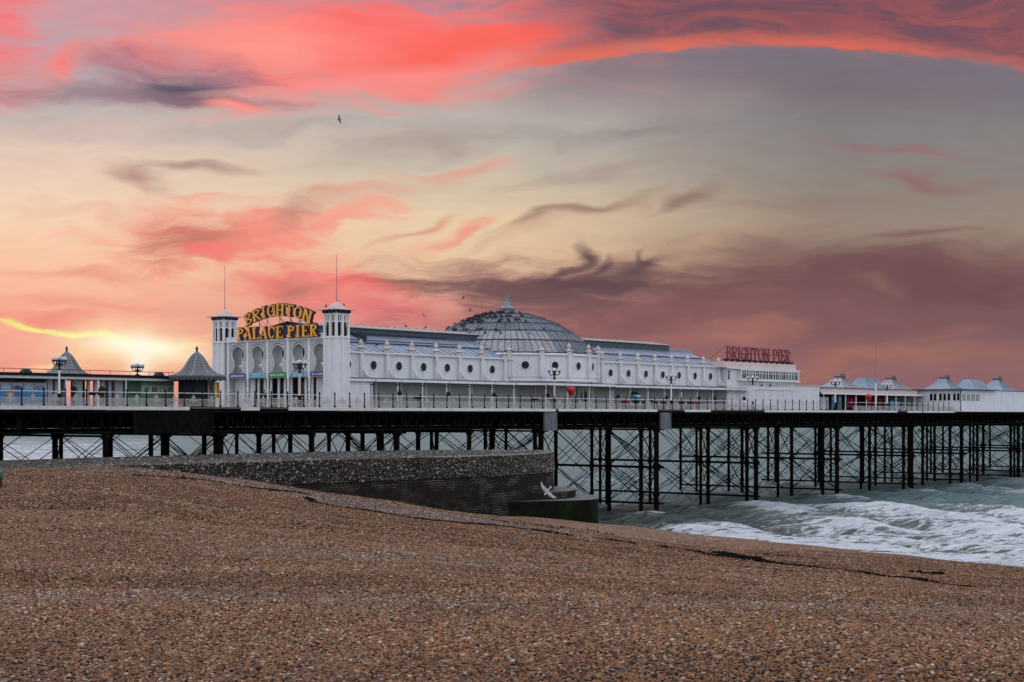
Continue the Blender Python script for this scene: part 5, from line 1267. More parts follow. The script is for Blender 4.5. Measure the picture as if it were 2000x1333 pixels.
# ================================================================== TWO-STOREY BLOCK with the maroon sign
blk = Thing('two_storey_block', 'white two-storey block with a band of windows beyond the hall', 'building', (80, 10, DECK))
BA, BB, BW = 72.2, 89.4, 5.0
mb = MB(); mb.box(BA, BB, BW, 18, DECK, 17.22); blk.part('wall', mb, 'white_paint')
mb = MB(); mb.box(BA-0.2, BB+0.6, BW-0.55, 18.1, 17.223, 17.36); blk.part('cornice', mb, 'trim_white')
for a, b in ((BA-1.2, 77.9), (77.93, BB+0.05)):
    mb = MB(); mb.box(a, b, BW-0.15, 17.9, 17.363, 18.12); blk.part('parapet', mb, 'cap_pink')
mb = MB(); mb.box(BA+2.6, BB+0.3, BW-0.5, BW-0.003, 15.92, 17.22); blk.part('window_bay', mb, 'white_paint')
mb = MB(); mb.box(BA+2.4, BB+0.4, BW-0.62, BW-0.002, 15.74, 15.917); blk.part('bay_sill', mb, 'trim_white')
t = BA+2.8; k = 0
while t < BB-0.3:
    wd = (0.95, 0.45, 0.80, 0.45)[k % 4]
    mb = MB(); mb.box(t, t+wd, BW-0.515, BW-0.502, 16.0, 17.05); win = blk.part('window', mb, 'glass_dark' if random.random() < 0.6 else 'glass_blue')
    mb = MB(); mb.box(t-0.05, t, BW-0.56, BW-0.501, 15.97, 17.08); mb.box(t+wd, t+wd+0.05, BW-0.56, BW-0.501, 15.97, 17.08); mb.box(t, t+wd, BW-0.55, BW-0.516, 16.72, 16.78); mb.box(t, t+wd, BW-0.545, BW-0.516, 16.0, 16.04)
    if wd > 0.7: mb.box(t+wd/2-0.03, t+wd/2+0.03, BW-0.54, BW-0.516, 16.04, 17.05)
    blk.part('window_frame', mb, 'trim_white', win); t += wd+0.17; k += 1
mb = MB(); mb.box(BA+0.25, BA+0.75, BW-0.025, BW-0.002, 15.85, 17.0); win = blk.part('window', mb, 'glass_dark')
mb = MB(); mb.box(BA+0.25, BA+0.75, BW-0.04, BW-0.026, 16.6, 16.66); mb.box(BA+0.47, BA+0.53, BW-0.04, BW-0.027, 15.85, 17.0); blk.part('window_frame', mb, 'trim_white', win)
for a, b in ((74.8, 81.0), (81.3, 88.9)):                               # two shallow bows below the windows
    mb = MB(); n = 12
    pts = [(a+(b-a)*i/n, BW-0.003-0.45*math.sin(math.pi*i/n)) for i in range(n+1)]
    for p, q in zip(pts[:-1], pts[1:]): mb.poly([(p[0], p[1]*0+BW-0.003, 15.1), (q[0], BW-0.003, 15.1), (q[0], q[1], 15.73), (p[0], p[1], 15.73)])
    blk.part('bow_soffit', mb, 'white_paint')
mb = MB(); mb.box(BA+2.4, BB+0.02, BW-0.16, BW-0.002, 14.66, 14.80); blk.part('ledge', mb, 'trim_white')
for i in range(4):
    a = 76.0+i*3.4; mb = MB(); mb.box(a, a+3.1, BW-0.06, BW-0.002, 12.1, 14.5); blk.part('wall_panel', mb, 'white_boards')
for t in (80.2, 82.4):
    mb = MB(); mb.lathe((t, BW-0.35, 15.3), [(0.05, 0.1), (0.13, 0), (0.12, -0.16), (0.02, -0.22)], 8); blk.part('floodlight', mb, 'black_iron')
mb = MB(); mb.box(BB+0.05, 96.6, 5.2, 16, DECK, 15.38); blk.part('low_annexe', mb, 'white_boards')
mb = MB(); mb.box(BB+0.05, 96.7, 5.05, 16.1, 15.383, 15.48); ra = blk.part('annexe_roof', mb, 'cap_pink')
for a in (92.3, 92.9, 93.4):
    mb = MB(); mb.lathe((a, 8, 15.48), [(0.12, 0), (0.12, 0.3), (0.2, 0.34), (0.2, 0.42), (0.03, 0.5)], 8); blk.part('roof_vent', mb, 'dark_lead', ra)
sg2 = Thing('roof_sign', 'tall dark red lettering standing on the roof of the two-storey block', 'sign', (81, 5.6, 18.12))
mb = MB(); mb.box(72.6, 90.0, 5.5, 5.85, 18.30, 18.48); 
for i in range(12): mb.box(73+i*1.42, 73.2+i*1.42, 5.5, 5.8, 18.123, 18.297)
sg2.part('base_frame', mb, 'black_iron')
mb = MB(); mb.tube((73.0, 5.7, 20.1), (69.6, 5.8, 18.4), 0.03, n=5)
for t in (76, 79.5, 83, 86.5, 89): mb.tube((t, 5.72, 20.0), (t+1.5, 7.6, 18.2), 0.03, n=5)
mb.tube((72.9, 5.68, 19.3), (89.4, 5.68, 19.3), 0.03, n=5); sg2.part('stays', mb, 'black_iron')
x = 73.0
for ch in 'BRIGHTON PIER':
    if ch == ' ': x += 0.75; continue
    wd = {'I': 0.62, 'H': 1.32, 'O': 1.34, 'N': 1.36, 'T': 1.2, 'E': 1.12, 'P': 1.15}.get(ch, 1.2)
    sg2.part('letter', letter(glyph(ch, 0.155, wd/1.62, False, 0.008), (x, 5.6, 18.49), (1, 0, 0), (0, 0, 1), (0, -1, 0), 0.12, 1.62, 1.62), 'maroon_light'); x += wd+0.17

# ================================================================== PAVILION and END BUILDING
pav = Thing('open_pavilion', 'open-fronted pavilion with three low lead roofs beyond the white annexe', 'pavilion', (112, 9, DECK))
PA, PB = 97.0, 130.0
mb = MB(); mb.box(PA, PB, 5.0, 5.15, 14.28, 14.55); pav.part('fascia', mb, 'trim_white')
mb = MB(); mb.box(PA, 127.5, 5.25, 5.4, 14.56, 15.15); pav.part('upper_fascia', mb, 'cap_pink')
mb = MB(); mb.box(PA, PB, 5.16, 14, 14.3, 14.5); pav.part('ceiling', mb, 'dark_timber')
mb = MB(); mb.box(PA, 127.8, 5.1, 14.2, 15.153, 15.25); pav.part('eaves', mb, 'dark_lead')
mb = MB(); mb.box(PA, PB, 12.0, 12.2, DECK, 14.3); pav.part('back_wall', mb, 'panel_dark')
def pyramid(T, a, b, w0, w1, z0, r, cx, cw, z1, m_, name='roof', vent=True):
    mb = MB(); base = [(a, w0), (b, w0), (b, w1), (a, w1)]; n = 4
    top = [(cx-r, cw-0.5), (cx+r, cw-0.5), (cx+r, cw+0.5), (cx-r, cw+0.5)]
    mid = [((p[0]*0.42+q[0]*0.58), (p[1]*0.42+q[1]*0.58)) for p, q in zip(base, top)]; zm = z0+(z1-z0)*0.46
    for lo_, hi_, za, zb in ((base, mid, z0, zm), (mid, top, zm, z1)):
        for i in range(4): j = (i+1) % 4; mb.poly([(*lo_[i], za), (*lo_[j], za), (*hi_[j], zb), (*hi_[i], zb)])
    mb.poly([(*p, z1) for p in top]); rf = T.part(name, mb, m_)
    for s in range(1, 7):
        f = s/7; sm = MB(); p = (base[0][0]*(1-f)+base[1][0]*f, w0); q = (mid[0][0]*(1-f)+mid[1][0]*f, mid[0][1]); u = (top[0][0]*(1-f)+top[1][0]*f, top[0][1])
        sm.tube((*p, z0+0.02), (*q, zm+0.02), 0.035, n=4, caps=False); sm.tube((*q, zm+0.02), (*u, z1+0.02), 0.035, n=4, caps=False); T.part('roof_seam', sm, 'dark_lead', rf)
    if vent:
        mb = MB(); mb.box(cx-r-0.1, cx+r+0.1, cw-0.6, cw+0.6, z1, z1+0.15)
        for t in (cx-r, cx, cx+r): mb.box(t-0.06, t+0.06, cw-0.55, cw-0.45, z1+0.15, z1+0.5)
        T.part('roof_vent', mb, 'dark_lead', rf)
pyramid(pav, 103.2, 109.0, 5.1, 9.2, 15.254, 0.55, 106.1, 7.1, 16.8, 'lead_flaking')
pyramid(pav, 110.6, 117.6, 5.1, 9.0, 15.256, 1.9, 114.2, 7.0, 16.85, 'lead_roof', vent=False)
pyramid(pav, 119.2, 125.6, 5.1, 9.2, 15.258, 0.55, 122.4, 7.1, 16.85, 'lead_flaking')
for i in range(11):
    t = PA+1+i*3.2; mb = MB(); mb.lathe((t, 5.3, DECK), [(0.14, 0), (0.14, 0.4), (0.08, 0.5), (0.08, 2.1), (0.16, 2.28)], 8); pav.part('column', mb, 'trim_white')
for a, b, m_, z0, z1 in ((98.5, 101.5, 'print_pale', 12.2, 13.9), (102.6, 103.4, 'poster_blue', 12, 14.1), (104.5, 105.3, 'poster_blue', 12, 14.1), (106.8, 107.6, 'red_cloth', 12.4, 14.0), (108.0, 108.8, 'red_cloth', 12.4, 14.0), (109.2, 110.0, 'red_cloth', 12.4, 14.0), (114, 114.8, 'red_cloth', 12.4, 14.0), (115.4, 116.2, 'red_cloth', 12.4, 14.0), (117, 117.8, 'red_cloth', 12.4, 14.0), (121, 124, 'poster_blue', 12.2, 13.5), (97.6, 98.2, 'flag_green', 12.2, 13.6)):
    mb = MB(); mb.box(a, b, 6.4, 6.6, z0, z1); pav.part('stall_panel', mb, m_)
endb = Thing('end_building', 'white building at the right edge with pyramid roofs and a row of dark windows', 'building', (140, 4, DECK))
EC = 129.6
mb = MB(); mb.box(EC, 178, -1.0, 16, DECK-0.1, 15.2); endb.part('wall', mb, 'white_paint')
mb = MB(); mb.box(EC-0.7, 142.2, -1.6, 16.2, 15.203, 15.36); endb.part('eaves', mb, 'dark_lead')
mb = MB(); mb.box(142.21, 178, -1.12, 16.2, 15.203, 15.30); endb.part('eaves', mb, 'dark_lead')
mb = MB(); mb.box(137, 178, -1.05, -1.003, 14.98, 15.17); endb.part('fascia', mb, 'trim_white')
mb = MB(); mb.tube((EC-0.06, -0.95, DECK), (EC-0.06, -0.95, 15.2), 0.06, n=6); endb.part('downpipe', mb, 'black_iron')
for a in (4.05, 3.42, 2.55, 1.88, 1.18, 0.30, -0.32):
    mb = MB(); mb.box(EC-0.02, EC-0.002, a-0.44, a, 13.6, 14.66); win = endb.part('window', mb, 'glass_dark')
    mb = MB(); mb.box(EC-0.05, EC-0.021, a-0.49, a-0.441, 13.56, 14.7); mb.box(EC-0.05, EC-0.021, a+0.001, a+0.05, 13.56, 14.7); mb.box(EC-0.06, EC-0.021, a-0.49, a+0.05, 13.5, 13.559); endb.part('window_frame', mb, 'trim_white', win)
t = EC+0.3
for i in range(8):
    mb = MB(); mb.box(t, t+0.5, -1.02, -1.002, 13.55, 14.6); win = endb.part('window', mb, 'glass_blue')
    mb = MB(); mb.box(t-0.06, t-0.001, -1.05, -1.003, 13.5, 14.65); mb.box(t+0.501, t+0.56, -1.05, -1.003, 13.5, 14.65); endb.part('window_frame', mb, 'trim_white', win); t += 0.72 if i % 2 == 0 else 1.0
pyramid(endb, 131.6, 137.8, 1.8, 6.2, 15.364, 0.6, 134.7, 4.0, 17.15, 'lead_roof')
pyramid(endb, 141.2, 149.2, 1.8, 6.2, 15.31, 2.2, 145.2, 4.0, 17.1, 'lead_roof', vent=False)
pyramid(endb, 152.2, 158.6, 1.8, 6.2, 15.31, 0.6, 155.4, 4.0, 17.3, 'lead_roof')

# ================================================================== LEFT: shop arcade and kiosks
arcd = Thing('shop_arcade', 'low flat-roofed row of shops with an open colonnade at the left of the pier', 'building', (-25, 6, DECK))
mb = MB(); mb.box(-46, -13.4, 4.6, 9.2, 14.14, 14.34); arcd.part('roof_slab', mb, 'white_paint')
mb = MB(); mb.box(-46, -13.4, 4.45, 9.3, 14.343, 14.56); arcd.part('roof_edge', mb, 'black_iron')
mb = MB(); mb.tube((-46, 4.9, 14.86), (-14, 4.9, 14.86), 0.025, n=5)
for i in range(17): mb.tube((-45+i*1.9, 4.9, 14.56), (-45+i*1.9, 4.9, 14.86), 0.02, n=5)
arcd.part('roof_rail', mb, 'black_iron')
for a in (-27.7, -15.2):
    mb = MB(); mb.box(a, a+0.7, 5.5, 6.1, 14.56, 14.72); mb.box(a+0.1, a+0.6, 5.55, 6.05, 14.72, 14.86); arcd.part('roof_hatch', mb, 'dark_lead')
# blue shop
mb = MB(); mb.box(-46, -25.75, 5.4, 8.8, DECK, 14.138); arcd.part('blue_shop', mb, 'shop_grey')
mb = MB(); mb.box(-46, -25.9, 5.3, 5.395, 13.84, 14.1); sp = arcd.part('shop_header', mb, 'panel_dark')
mb = MB(); mb.box(-28.6, -27.1, 5.28, 5.297, 13.9, 14.06); hp = arcd.part('header_plate', mb, 'opening_dark', sp)
k = 0
for i in range(12):
    a = -29.72+(3-i)*0.98*1 if False else -26.83-i*0.985
    mb = MB(); mb.box(a, a+0.80, 5.31, 5.395, 13.18, 13.74); win = arcd.part('shop_window', mb, 'shop_grey')
    if i % 2 == 0:
        mb = MB(); mb.prism([(0.33*math.cos(2*math.pi*j/16), 0.17*math.sin(2*math.pi*j/16)) for j in range(16)], (a+0.40, 5.305, 13.42), (1, 0, 0), (0, 0, 1), (0, -0.012, 0)); arcd.part('oval_sticker', mb, 'poster_navy', win)
        if i == 0:
            cu = bpy.data.curves.new('t', 'FONT'); cu.body = '12D'; cu.size = 0.24; cu.extrude = 0.003; to = bpy.data.objects.new('t', cu); C.objects.link(to)
            bpy.context.view_layer.update(); tm = bpy.data.meshes.new_from_object(to.evaluated_get(bpy.context.evaluated_depsgraph_get())); bpy.data.objects.remove(to)
            tm.name = 'sticker_print'; arcd.inst('sticker_print', tm, 'print_pale', (a+0.17-arcd.org[0], 5.285-arcd.org[1], 13.34-arcd.org[2]), parent=win, rot=(R(90), 0, 0))
    else:
        mb = MB(); mb.box(a+0.06, a+0.74, 5.295, 5.308, 13.26, 13.56); arcd.part('blue_poster', mb, 'poster_blue', win)
        mb = MB(); mb.box(a+0.1, a+0.7, 5.285, 5.294, 13.42, 13.45); arcd.part('poster_line', mb, 'print_pale', win)
mb = MB(); mb.box(-46, -25.9, 5.32, 5.395, 12.3, 13.1); arcd.part('blue_panel', mb, 'panel_blue')
mb = MB(); mb.box(-29.4, -28.7, 5.29, 5.318, 12.85, 13.05); arcd.part('orange_label', mb, 'flag_orange')
# colonnade, open to the evening sky behind
for t in (-25.45, -24.9, -24.1, -23.2, -22.75, -21.95, -21.25, -20.6, -19.95, -19.3, -18.95):
    wd = random.choice((0.11, 0.16, 0.2)); mb = MB(); mb.box(t-wd, t+wd, 5.4, 5.6, DECK, 14.138); arcd.part('pillar', mb, 'shop_grey')
for t in (-24.5, -21.6, -18.9):
    mb = MB(); mb.lathe((t, 4.75, DECK), [(0.09, 0), (0.09, 0.3), (0.055, 0.36), (0.055, 2.0), (0.09, 2.138)], 8); arcd.part('front_post', mb, 'trim_white')
mb = MB(); mb.box(-25.7, -22.0, 8.5, 8.6, DECK, 14.138); arcd.part('rear_screen', mb, 'shop_grey')
mb = MB()
for i in range(12): mb.ball((-23.0+i*0.33, 5.2, 14.05), 0.045, n=6, m=4)
arcd.part('festoon_bulbs', mb, 'letter_yellow')
# green shop
mb = MB(); mb.box(-18.7, -13.6, 5.45, 8.6, DECK, 14.138); arcd.part('green_shop', mb, 'shop_green')
mb = MB(); mb.box(-18.65, -17.05, 5.36, 5.445, 12.9, 14.05); arcd.part('menu_board', mb, 'shop_green_dark')
mb = MB(); mb.box(-16.9, -13.65, 5.36, 5.445, 13.8, 14.1); arcd.part('green_header', mb, 'shop_green')
for i in range(4):
    a = -16.8+i*0.8; mb = MB(); mb.box(a, a+0.68, 5.37, 5.445, 13.1, 13.74); win = arcd.part('shop_window', mb, 'trim_white')
    mb = MB(); mb.box(a+0.05, a+0.63, 5.35, 5.368, 13.15, 13.69); arcd.part('green_poster', mb, ('poster_green', 'poster_mixed', 'poster_green', 'poster_green')[i], win)
mb = MB(); mb.prism([(0.12*math.cos(2*math.pi*j/14), 0.12*math.sin(2*math.pi*j/14)) for j in range(14)], (-14.9, 5.345, 13.42), (1, 0, 0), (0, 0, 1), (0, -0.01, 0)); arcd.part('round_sticker', mb, 'print_pale')

def kiosk(name, label, t, w, s, full):
    K = Thing(name, label, 'kiosk', (t, w, DECK)); z0 = 14.28; H = 2.05*s; n = 8; a0 = math.pi/8+0.3
    prof = [(2.42, 0.0), (2.36, 0.10), (1.75, 0.26), (1.28, 0.55), (0.98, 0.95), (0.74, 1.35), (0.50, 1.70), (0.27, 1.92), (0.10, 2.05)]
    for i in range(n):
        a, b = a0+2*math.pi*i/n, a0+2*math.pi*(i+1)/n
        mb = MB(); L_ = [(t+r*s*math.cos(a), w+r*s*math.sin(a), z0+0.2+z*s) for r, z in prof]; R_ = [(t+r*s*math.cos(b), w+r*s*math.sin(b), z0+0.2+z*s) for r, z in prof]
        for j in range(len(prof)-1): mb.poly([L_[j], R_[j], R_[j+1], L_[j+1]])
        sl = K.part('roof_slope', mb, 'slate')
        rows = MB()                                                # courses of scalloped shingles, as small proud strips
        for j in range(1, 13):
            f = j/13*(len(prof)-1); k_ = int(f); g = f-k_
            p = [L_[k_][c]*(1-g)+L_[min(k_+1, len(L_)-1)][c]*g for c in range(3)]; q = [R_[k_][c]*(1-g)+R_[min(k_+1, len(R_)-1)][c]*g for c in range(3)]
            rows.tube(p, q, 0.018, n=4, caps=False)
        K.part('shingle_courses', rows, 'slate_dark', sl)
        rb = MB()
        for j in range(len(prof)-1): rb.tube(L_[j], L_[j+1], 0.045, n=5, caps=False)
        K.part('roof_rib', rb, 'lead_roof')
        va = MB(); pa, pb = (t+2.44*s*math.cos(a), w+2.44*s*math.sin(a)), (t+2.44*s*math.cos(b), w+2.44*s*math.sin(b))
        for j in range(5):
            f0, f1 = j/5, (j+0.92)/5; x0, y0, x1, y1 = pa[0]+(pb[0]-pa[0])*f0, pa[1]+(pb[1]-pa[1])*f0, pa[0]+(pb[0]-pa[0])*f1, pa[1]+(pb[1]-pa[1])*f1
            va.poly([(x0, y0, z0+0.22), (x0, y0, z0-0.02), ((x0+x1)/2, (y0+y1)/2, z0-0.12), (x1, y1, z0-0.02), (x1, y1, z0+0.22)])
        K.part('valance', va, 'slate_dark')
    mb = MB(); mb.lathe((t, w, z0+0.2+H), [(0.12, -0.05), (0.14, 0.02), (0.07, 0.10), (0.11, 0.25), (0.11, 0.34), (0.02, 0.52)], 8); K.part('finial', mb, 'dark_lead')
    for i in range(n):
        a = a0+2*math.pi*i/n; mb = MB(); mb.tube((t+1.45*s*math.cos(a), w+1.45*s*math.sin(a), DECK), (t+1.45*s*math.cos(a), w+1.45*s*math.sin(a), z0+0.15), 0.09, n=6); K.part('post', mb, 'black_iron')
        if full:
            b = a0+2*math.pi*(i+1)/n; r = 1.40; p, q = (t+r*math.cos(a), w+r*math.sin(a)), (t+r*math.cos(b), w+r*math.sin(b))
            mb = MB(); mb.poly([(*p, DECK), (*q, DECK), (*q, z0), (*p, z0)]); K.part('panel', mb, ('panel_dark', 'poster_people', 'poster_mixed', 'panel_dark')[i % 4])
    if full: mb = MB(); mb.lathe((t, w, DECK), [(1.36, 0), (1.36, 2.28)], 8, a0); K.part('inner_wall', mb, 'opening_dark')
    mb = MB(); mb.lathe((t, w, z0+0.21), [(2.38*s, 0), (2.38*s, 0.03)], 8, a0); K.part('ceiling', mb, 'dark_timber')
    return K
KK = kiosk('bell_roofed_kiosk', 'small kiosk with a bell-shaped shingle roof and a rainbow flag beside the entrance', -13.15, 3.0, 1.0, True)
kiosk('bell_roofed_shelter', 'bell-shaped grey roof rising behind the flat shop roof on the left', -20.55, 10.5, 0.98, False)
rf = Thing('rainbow_flag', 'rainbow striped flag hanging on the kiosk wall', 'flag', (-12.6, 1.45, 12.9))
for i, m_ in enumerate(('flag_purple', 'flag_green', 'flag_yellow', 'flag_orange', 'flag_red')):
    mb = MB(); mb.box(-12.75+i*0.16, -12.75+(i+1)*0.16-0.004, 1.50+i*0.03, 1.53+i*0.03, 12.75, 14.05); rf.part('stripe', mb, m_)

# ================================================================== LAMPS
def lamp(t, w, s, label, style='white', n=4):
    Lm = Thing('street_lamp', label, 'street lamp', (t, w, DECK), 'globe lamps along the pier')
    z = DECK; mp = {'white': 'trim_white', 'cream': 'cream_post', 'black': 'black_iron'}[style]
    mb = MB(); mb.lathe((t, w, z), [(0.20*s, 0), (0.20*s, 0.35*s), (0.13*s, 0.45*s), (0.13*s, 0.85*s), (0.16*s, 0.9*s), (0.10*s, 1.0*s)], 10); Lm.part('base', mb, 'black_iron')
    mb = MB(); mb.lathe((t, w, z), [(0.095*s, 1.0*s), (0.07*s, 2.6*s), (0.065*s, 2.85*s)], 8); Lm.part('post', mb, mp)
    mb = MB(); mb.lathe((t, w, z), [(0.16*s, 2.85*s), (0.17*s, 2.9*s), (0.06*s, 2.98*s), (0.09*s, 3.15*s), (0.14*s, 3.3*s), (0.07*s, 3.4*s), (0.10*s, 3.55*s), (0.12*s, 3.62*s)], 8)
    mb.box(t-0.35*s, t+0.35*s, w-0.015, w+0.015, z+2.86*s, z+2.9*s); Lm.part('head', mb, 'black_iron')
    gl = MB(); gl.ball((0, 0, 0), 0.17*s, n=12, m=8); mg = gl.mesh('globe', smooth=True)
    for i in range(n):
        a = 0.5+2*math.pi*i/n; c, sn = math.cos(a), math.sin(a); mb = MB()
        pts = [(0.08, 3.32), (0.26, 3.20), (0.42, 3.24), (0.50, 3.38), (0.50, 3.46)]
        for p, q in zip(pts[:-1], pts[1:]): mb.tube((t+p[0]*s*c, w+p[0]*s*sn, z+p[1]*s), (t+q[0]*s*c, w+q[0]*s*sn, z+q[1]*s), 0.04*s, n=6)
        mb.lathe((t+0.5*s*c, w+0.5*s*sn, z+3.44*s), [(0.04*s, 0), (0.13*s, 0.10*s), (0.15*s, 0.14*s)], 8); ar = Lm.part('arm', mb, 'black_iron')
        Lm.inst('globe', mg, 'globe_white', (t+0.5*s*c-Lm.org[0], w+0.5*s*sn-Lm.org[1], z+3.68*s-Lm.org[2]), parent=ar)
    Lm.inst('globe', mg, 'globe_white', (t, w, z+3.76*s))
lamp(-27.2, 1.6, 0.96, 'white-stemmed globe lamp in front of the blue shop, leftmost of the lamps')
lamp(-13.9, 10.0, 0.96, 'black globe lamp rising behind the flat roof of the green shop', 'black')
lamp(-3.05, 1.6, 1.06, 'globe lamp standing in front of the entrance arches', 'cream')
lamp(32.65, 1.5, 1.10, 'globe lamp on a cream stem beside the red balloon, in front of the dome', 'cream')
lamp(54.5, 1.5, 1.06, 'white globe lamp in front of the hall, right of the dome')
lamp(72.65, 1.5, 1.10, 'white globe lamp in front of the two-storey block')
lamp(95.2, 2.0, 1.08, 'globe lamp in front of the left roof of the open pavilion', 'white')
lamp(110.8, 2.0, 1.02, 'globe lamp in front of the right roof of the open pavilion', 'white')
fp = Thing('flagpole', 'tall bare white flagpole standing in front of the open pavilion', 'flagpole', (105.6, 1.2, DECK))
mb = MB(); mb.tube((105.6, 1.2, DECK), (105.6, 1.2, 15.9), 0.13, 0.10, n=8); fp.part('pole', mb, 'trim_white')
mb = MB(); mb.tube((105.6, 1.2, 15.9), (105.6, 1.2, 21.5), 0.035, 0.02, n=6); fp.part('topmast', mb, 'lead_dome')

def balloon(t, w, z, r, label):
    B = Thing('balloon_sign', label, 'balloon', (t, w, DECK))
    mb = MB(); mb.lathe((t, w, z), [(0.03, -1.28*r), (0.16*r, -1.18*r), (0.5*r, -0.85*r), (0.82*r, -0.4*r), (0.98*r, 0.05*r), (0.95*r, 0.45*r), (0.72*r, 0.82*r), (0.38*r, 1.0*r), (0.02, 1.06*r)], 18); B.part('body', mb, 'balloon_red', smooth=True)
    mb = MB(); mb.lathe((t, w, z-1.28*r), [(0.10, -0.1), (0.03, 0.0)], 8); B.part('knot', mb, 'balloon_red')
    mb = MB(); mb.tube((t, w, z-1.3*r), (t, w, DECK), 0.035, n=6); B.part('stem', mb, 'red_cloth')
    mb = MB(); mb.lathe((t, w, DECK), [(0.3, 0), (0.3, 0.05), (0.05, 0.08)], 10); B.part('base', mb, 'black_iron')
balloon(35.5, 1.5, 13.98, 0.45, 'large red balloon on a stem by the railing, in front of the dome')
balloon(104.3, 1.7, 13.9, 0.45, 'red balloon on a stem beside the flagpole of the pavilion')

# hanging baskets on the veranda
mb = MB(); mb.ball((0, 0, 0), 0.22, 0.22, 0.24, 9, 6); me_hb = mb.mesh('planting', smooth=True)
mb = MB(); mb.tube((0, 0, 0.2), (0, 0, 0.95), 0.012, n=4); mb.lathe((0, 0, -0.14), [(0.05, -0.08), (0.19, 0), (0.21, 0.1)], 9); me_hc = mb.mesh('bowl_and_chain')
for i, (t, lb) in enumerate(((11.95, 'second veranda post from the boarded store'), (18.9, 'fourth veranda post from the boarded store'), (25.85, 'sixth veranda post from the boarded store'), (32.65, 'post left of the globe lamp and balloon'), (45.2, 'right end of the bowed canopy'), (50.3, 'first post right of the glazed door'), (57.3, 'post just right of the lamp in front of the hall'), (64.3, 'third basket from the two-storey block'), (67.9, 'second basket from the two-storey block'), (74.8, 'post nearest the two-storey block'))):
    w = 4.0 if not 31 < t < 45.5 else 2.35
    hb = Thing('hanging_basket', 'dark hanging basket at the '+lb, 'basket', (t, w, 13.45), 'hanging baskets under the veranda canopy')
    hb.inst('planting', me_hb, 'basket_dark', (t, w, 13.45)); hb.inst('bowl_and_chain', me_hc, 'black_iron', (t, w, 13.45))

# small things on the deck
def table(t, w, m_, label):
    T = Thing('cafe_table', label, 'table', (t, w, DECK))
    mb = MB(); mb.box(t-0.75, t+0.75, w-0.35, w+0.35, DECK+0.70, DECK+0.95); T.part('cloth', mb, m_)
    for s in (-0.6, 0.6): mb = MB(); mb.box(t+s-0.05, t+s+0.05, w-0.25, w+0.25, DECK, DECK+0.70); T.part('leg', mb, 'black_iron')
table(45.9, 1.6, 'red_cloth', 'red covered table behind the railing right of the glazed door')
table(48.4, 1.7, 'navy_cloth', 'dark covered table behind the railing, left of the blue ride')
table(57.2, 1.5, 'navy_cloth', 'dark covered table behind the railing, right of the lamp in front of the hall')
table(59.4, 1.5, 'red_cloth', 'red covered table behind the railing, right of the dark table')
table(54.6, 3.0, 'navy_cloth', 'dark low table beside the seated person under the veranda')
rd = Thing('kiddie_ride', 'rounded blue coin ride under the veranda', 'ride', (49.6, 3.2, DECK))
mb = MB(); mb.lathe((49.6, 3.2, DECK), [(0.5, 0), (0.5, 0.35), (0.3, 0.42)], 12); rd.part('base', mb, 'black_iron')
mb = MB(); mb.ball((49.6, 3.2, 13.35), 0.52, 0.5, 0.62, 14, 9); rd.part('cabin', mb, 'teal_plastic', smooth=True)
mb = MB(); mb.lathe((49.6, 3.2, 13.75), [(0.48, 0), (0.42, 0.2), (0.22, 0.34), (0.02, 0.38)], 14); rd.part('canopy', mb, 'black_iron', smooth=True)
mb = MB(); mb.box(49.25, 49.95, 2.66, 2.72, 13.45, 13.62); rd.part('visor', mb, 'print_pale')
def viewer(t, w, label):
    V = Thing('coin_telescope', label, 'telescope', (t, w, DECK))
    mb = MB(); mb.lathe((t, w, DECK), [(0.2, 0), (0.2, 0.06), (0.06, 0.1), (0.055, 0.85)], 8); V.part('stand', mb, 'black_iron')
    mb = MB(); mb.box(t-0.42, t+0.42, w-0.12, w+0.12, DECK+0.85, DECK+1.12); mb.tube((t-0.5, w-0.1, DECK+1.02), (t-0.3, w-0.1, DECK+1.02), 0.07, n=8); V.part('body', mb, 'black_iron')
viewer(28.6, 0.9, 'black coin telescope at the railing left of the globe lamp and balloon')
viewer(11.2, 0.9, 'black coin telescope at the railing in front of the boarded store')
viewer(-24.6, 0.9, 'black coin telescope at the railing beside the leftmost lamp')
BZ = float(beach_z(-18.42, 55.0))-0.04
bn_ = Thing('litter_bin', 'dark green litter bin standing on the shingle at the left edge', 'bin', (-18.42, 55.0, BZ), pier=False)
mb = MB(); mb.lathe((-18.42, 55.0, BZ), [(0.15, 0), (0.16, 0.05), (0.16, 0.55)], 12); bn_.part('body', mb, 'brown_cloth')
mb = MB(); mb.lathe((-18.42, 55.0, BZ), [(0.19, 0.50), (0.20, 0.56), (0.18, 0.70), (0.10, 0.78), (0.02, 0.8)], 12); bn_.part('lid', mb, 'bin_green')

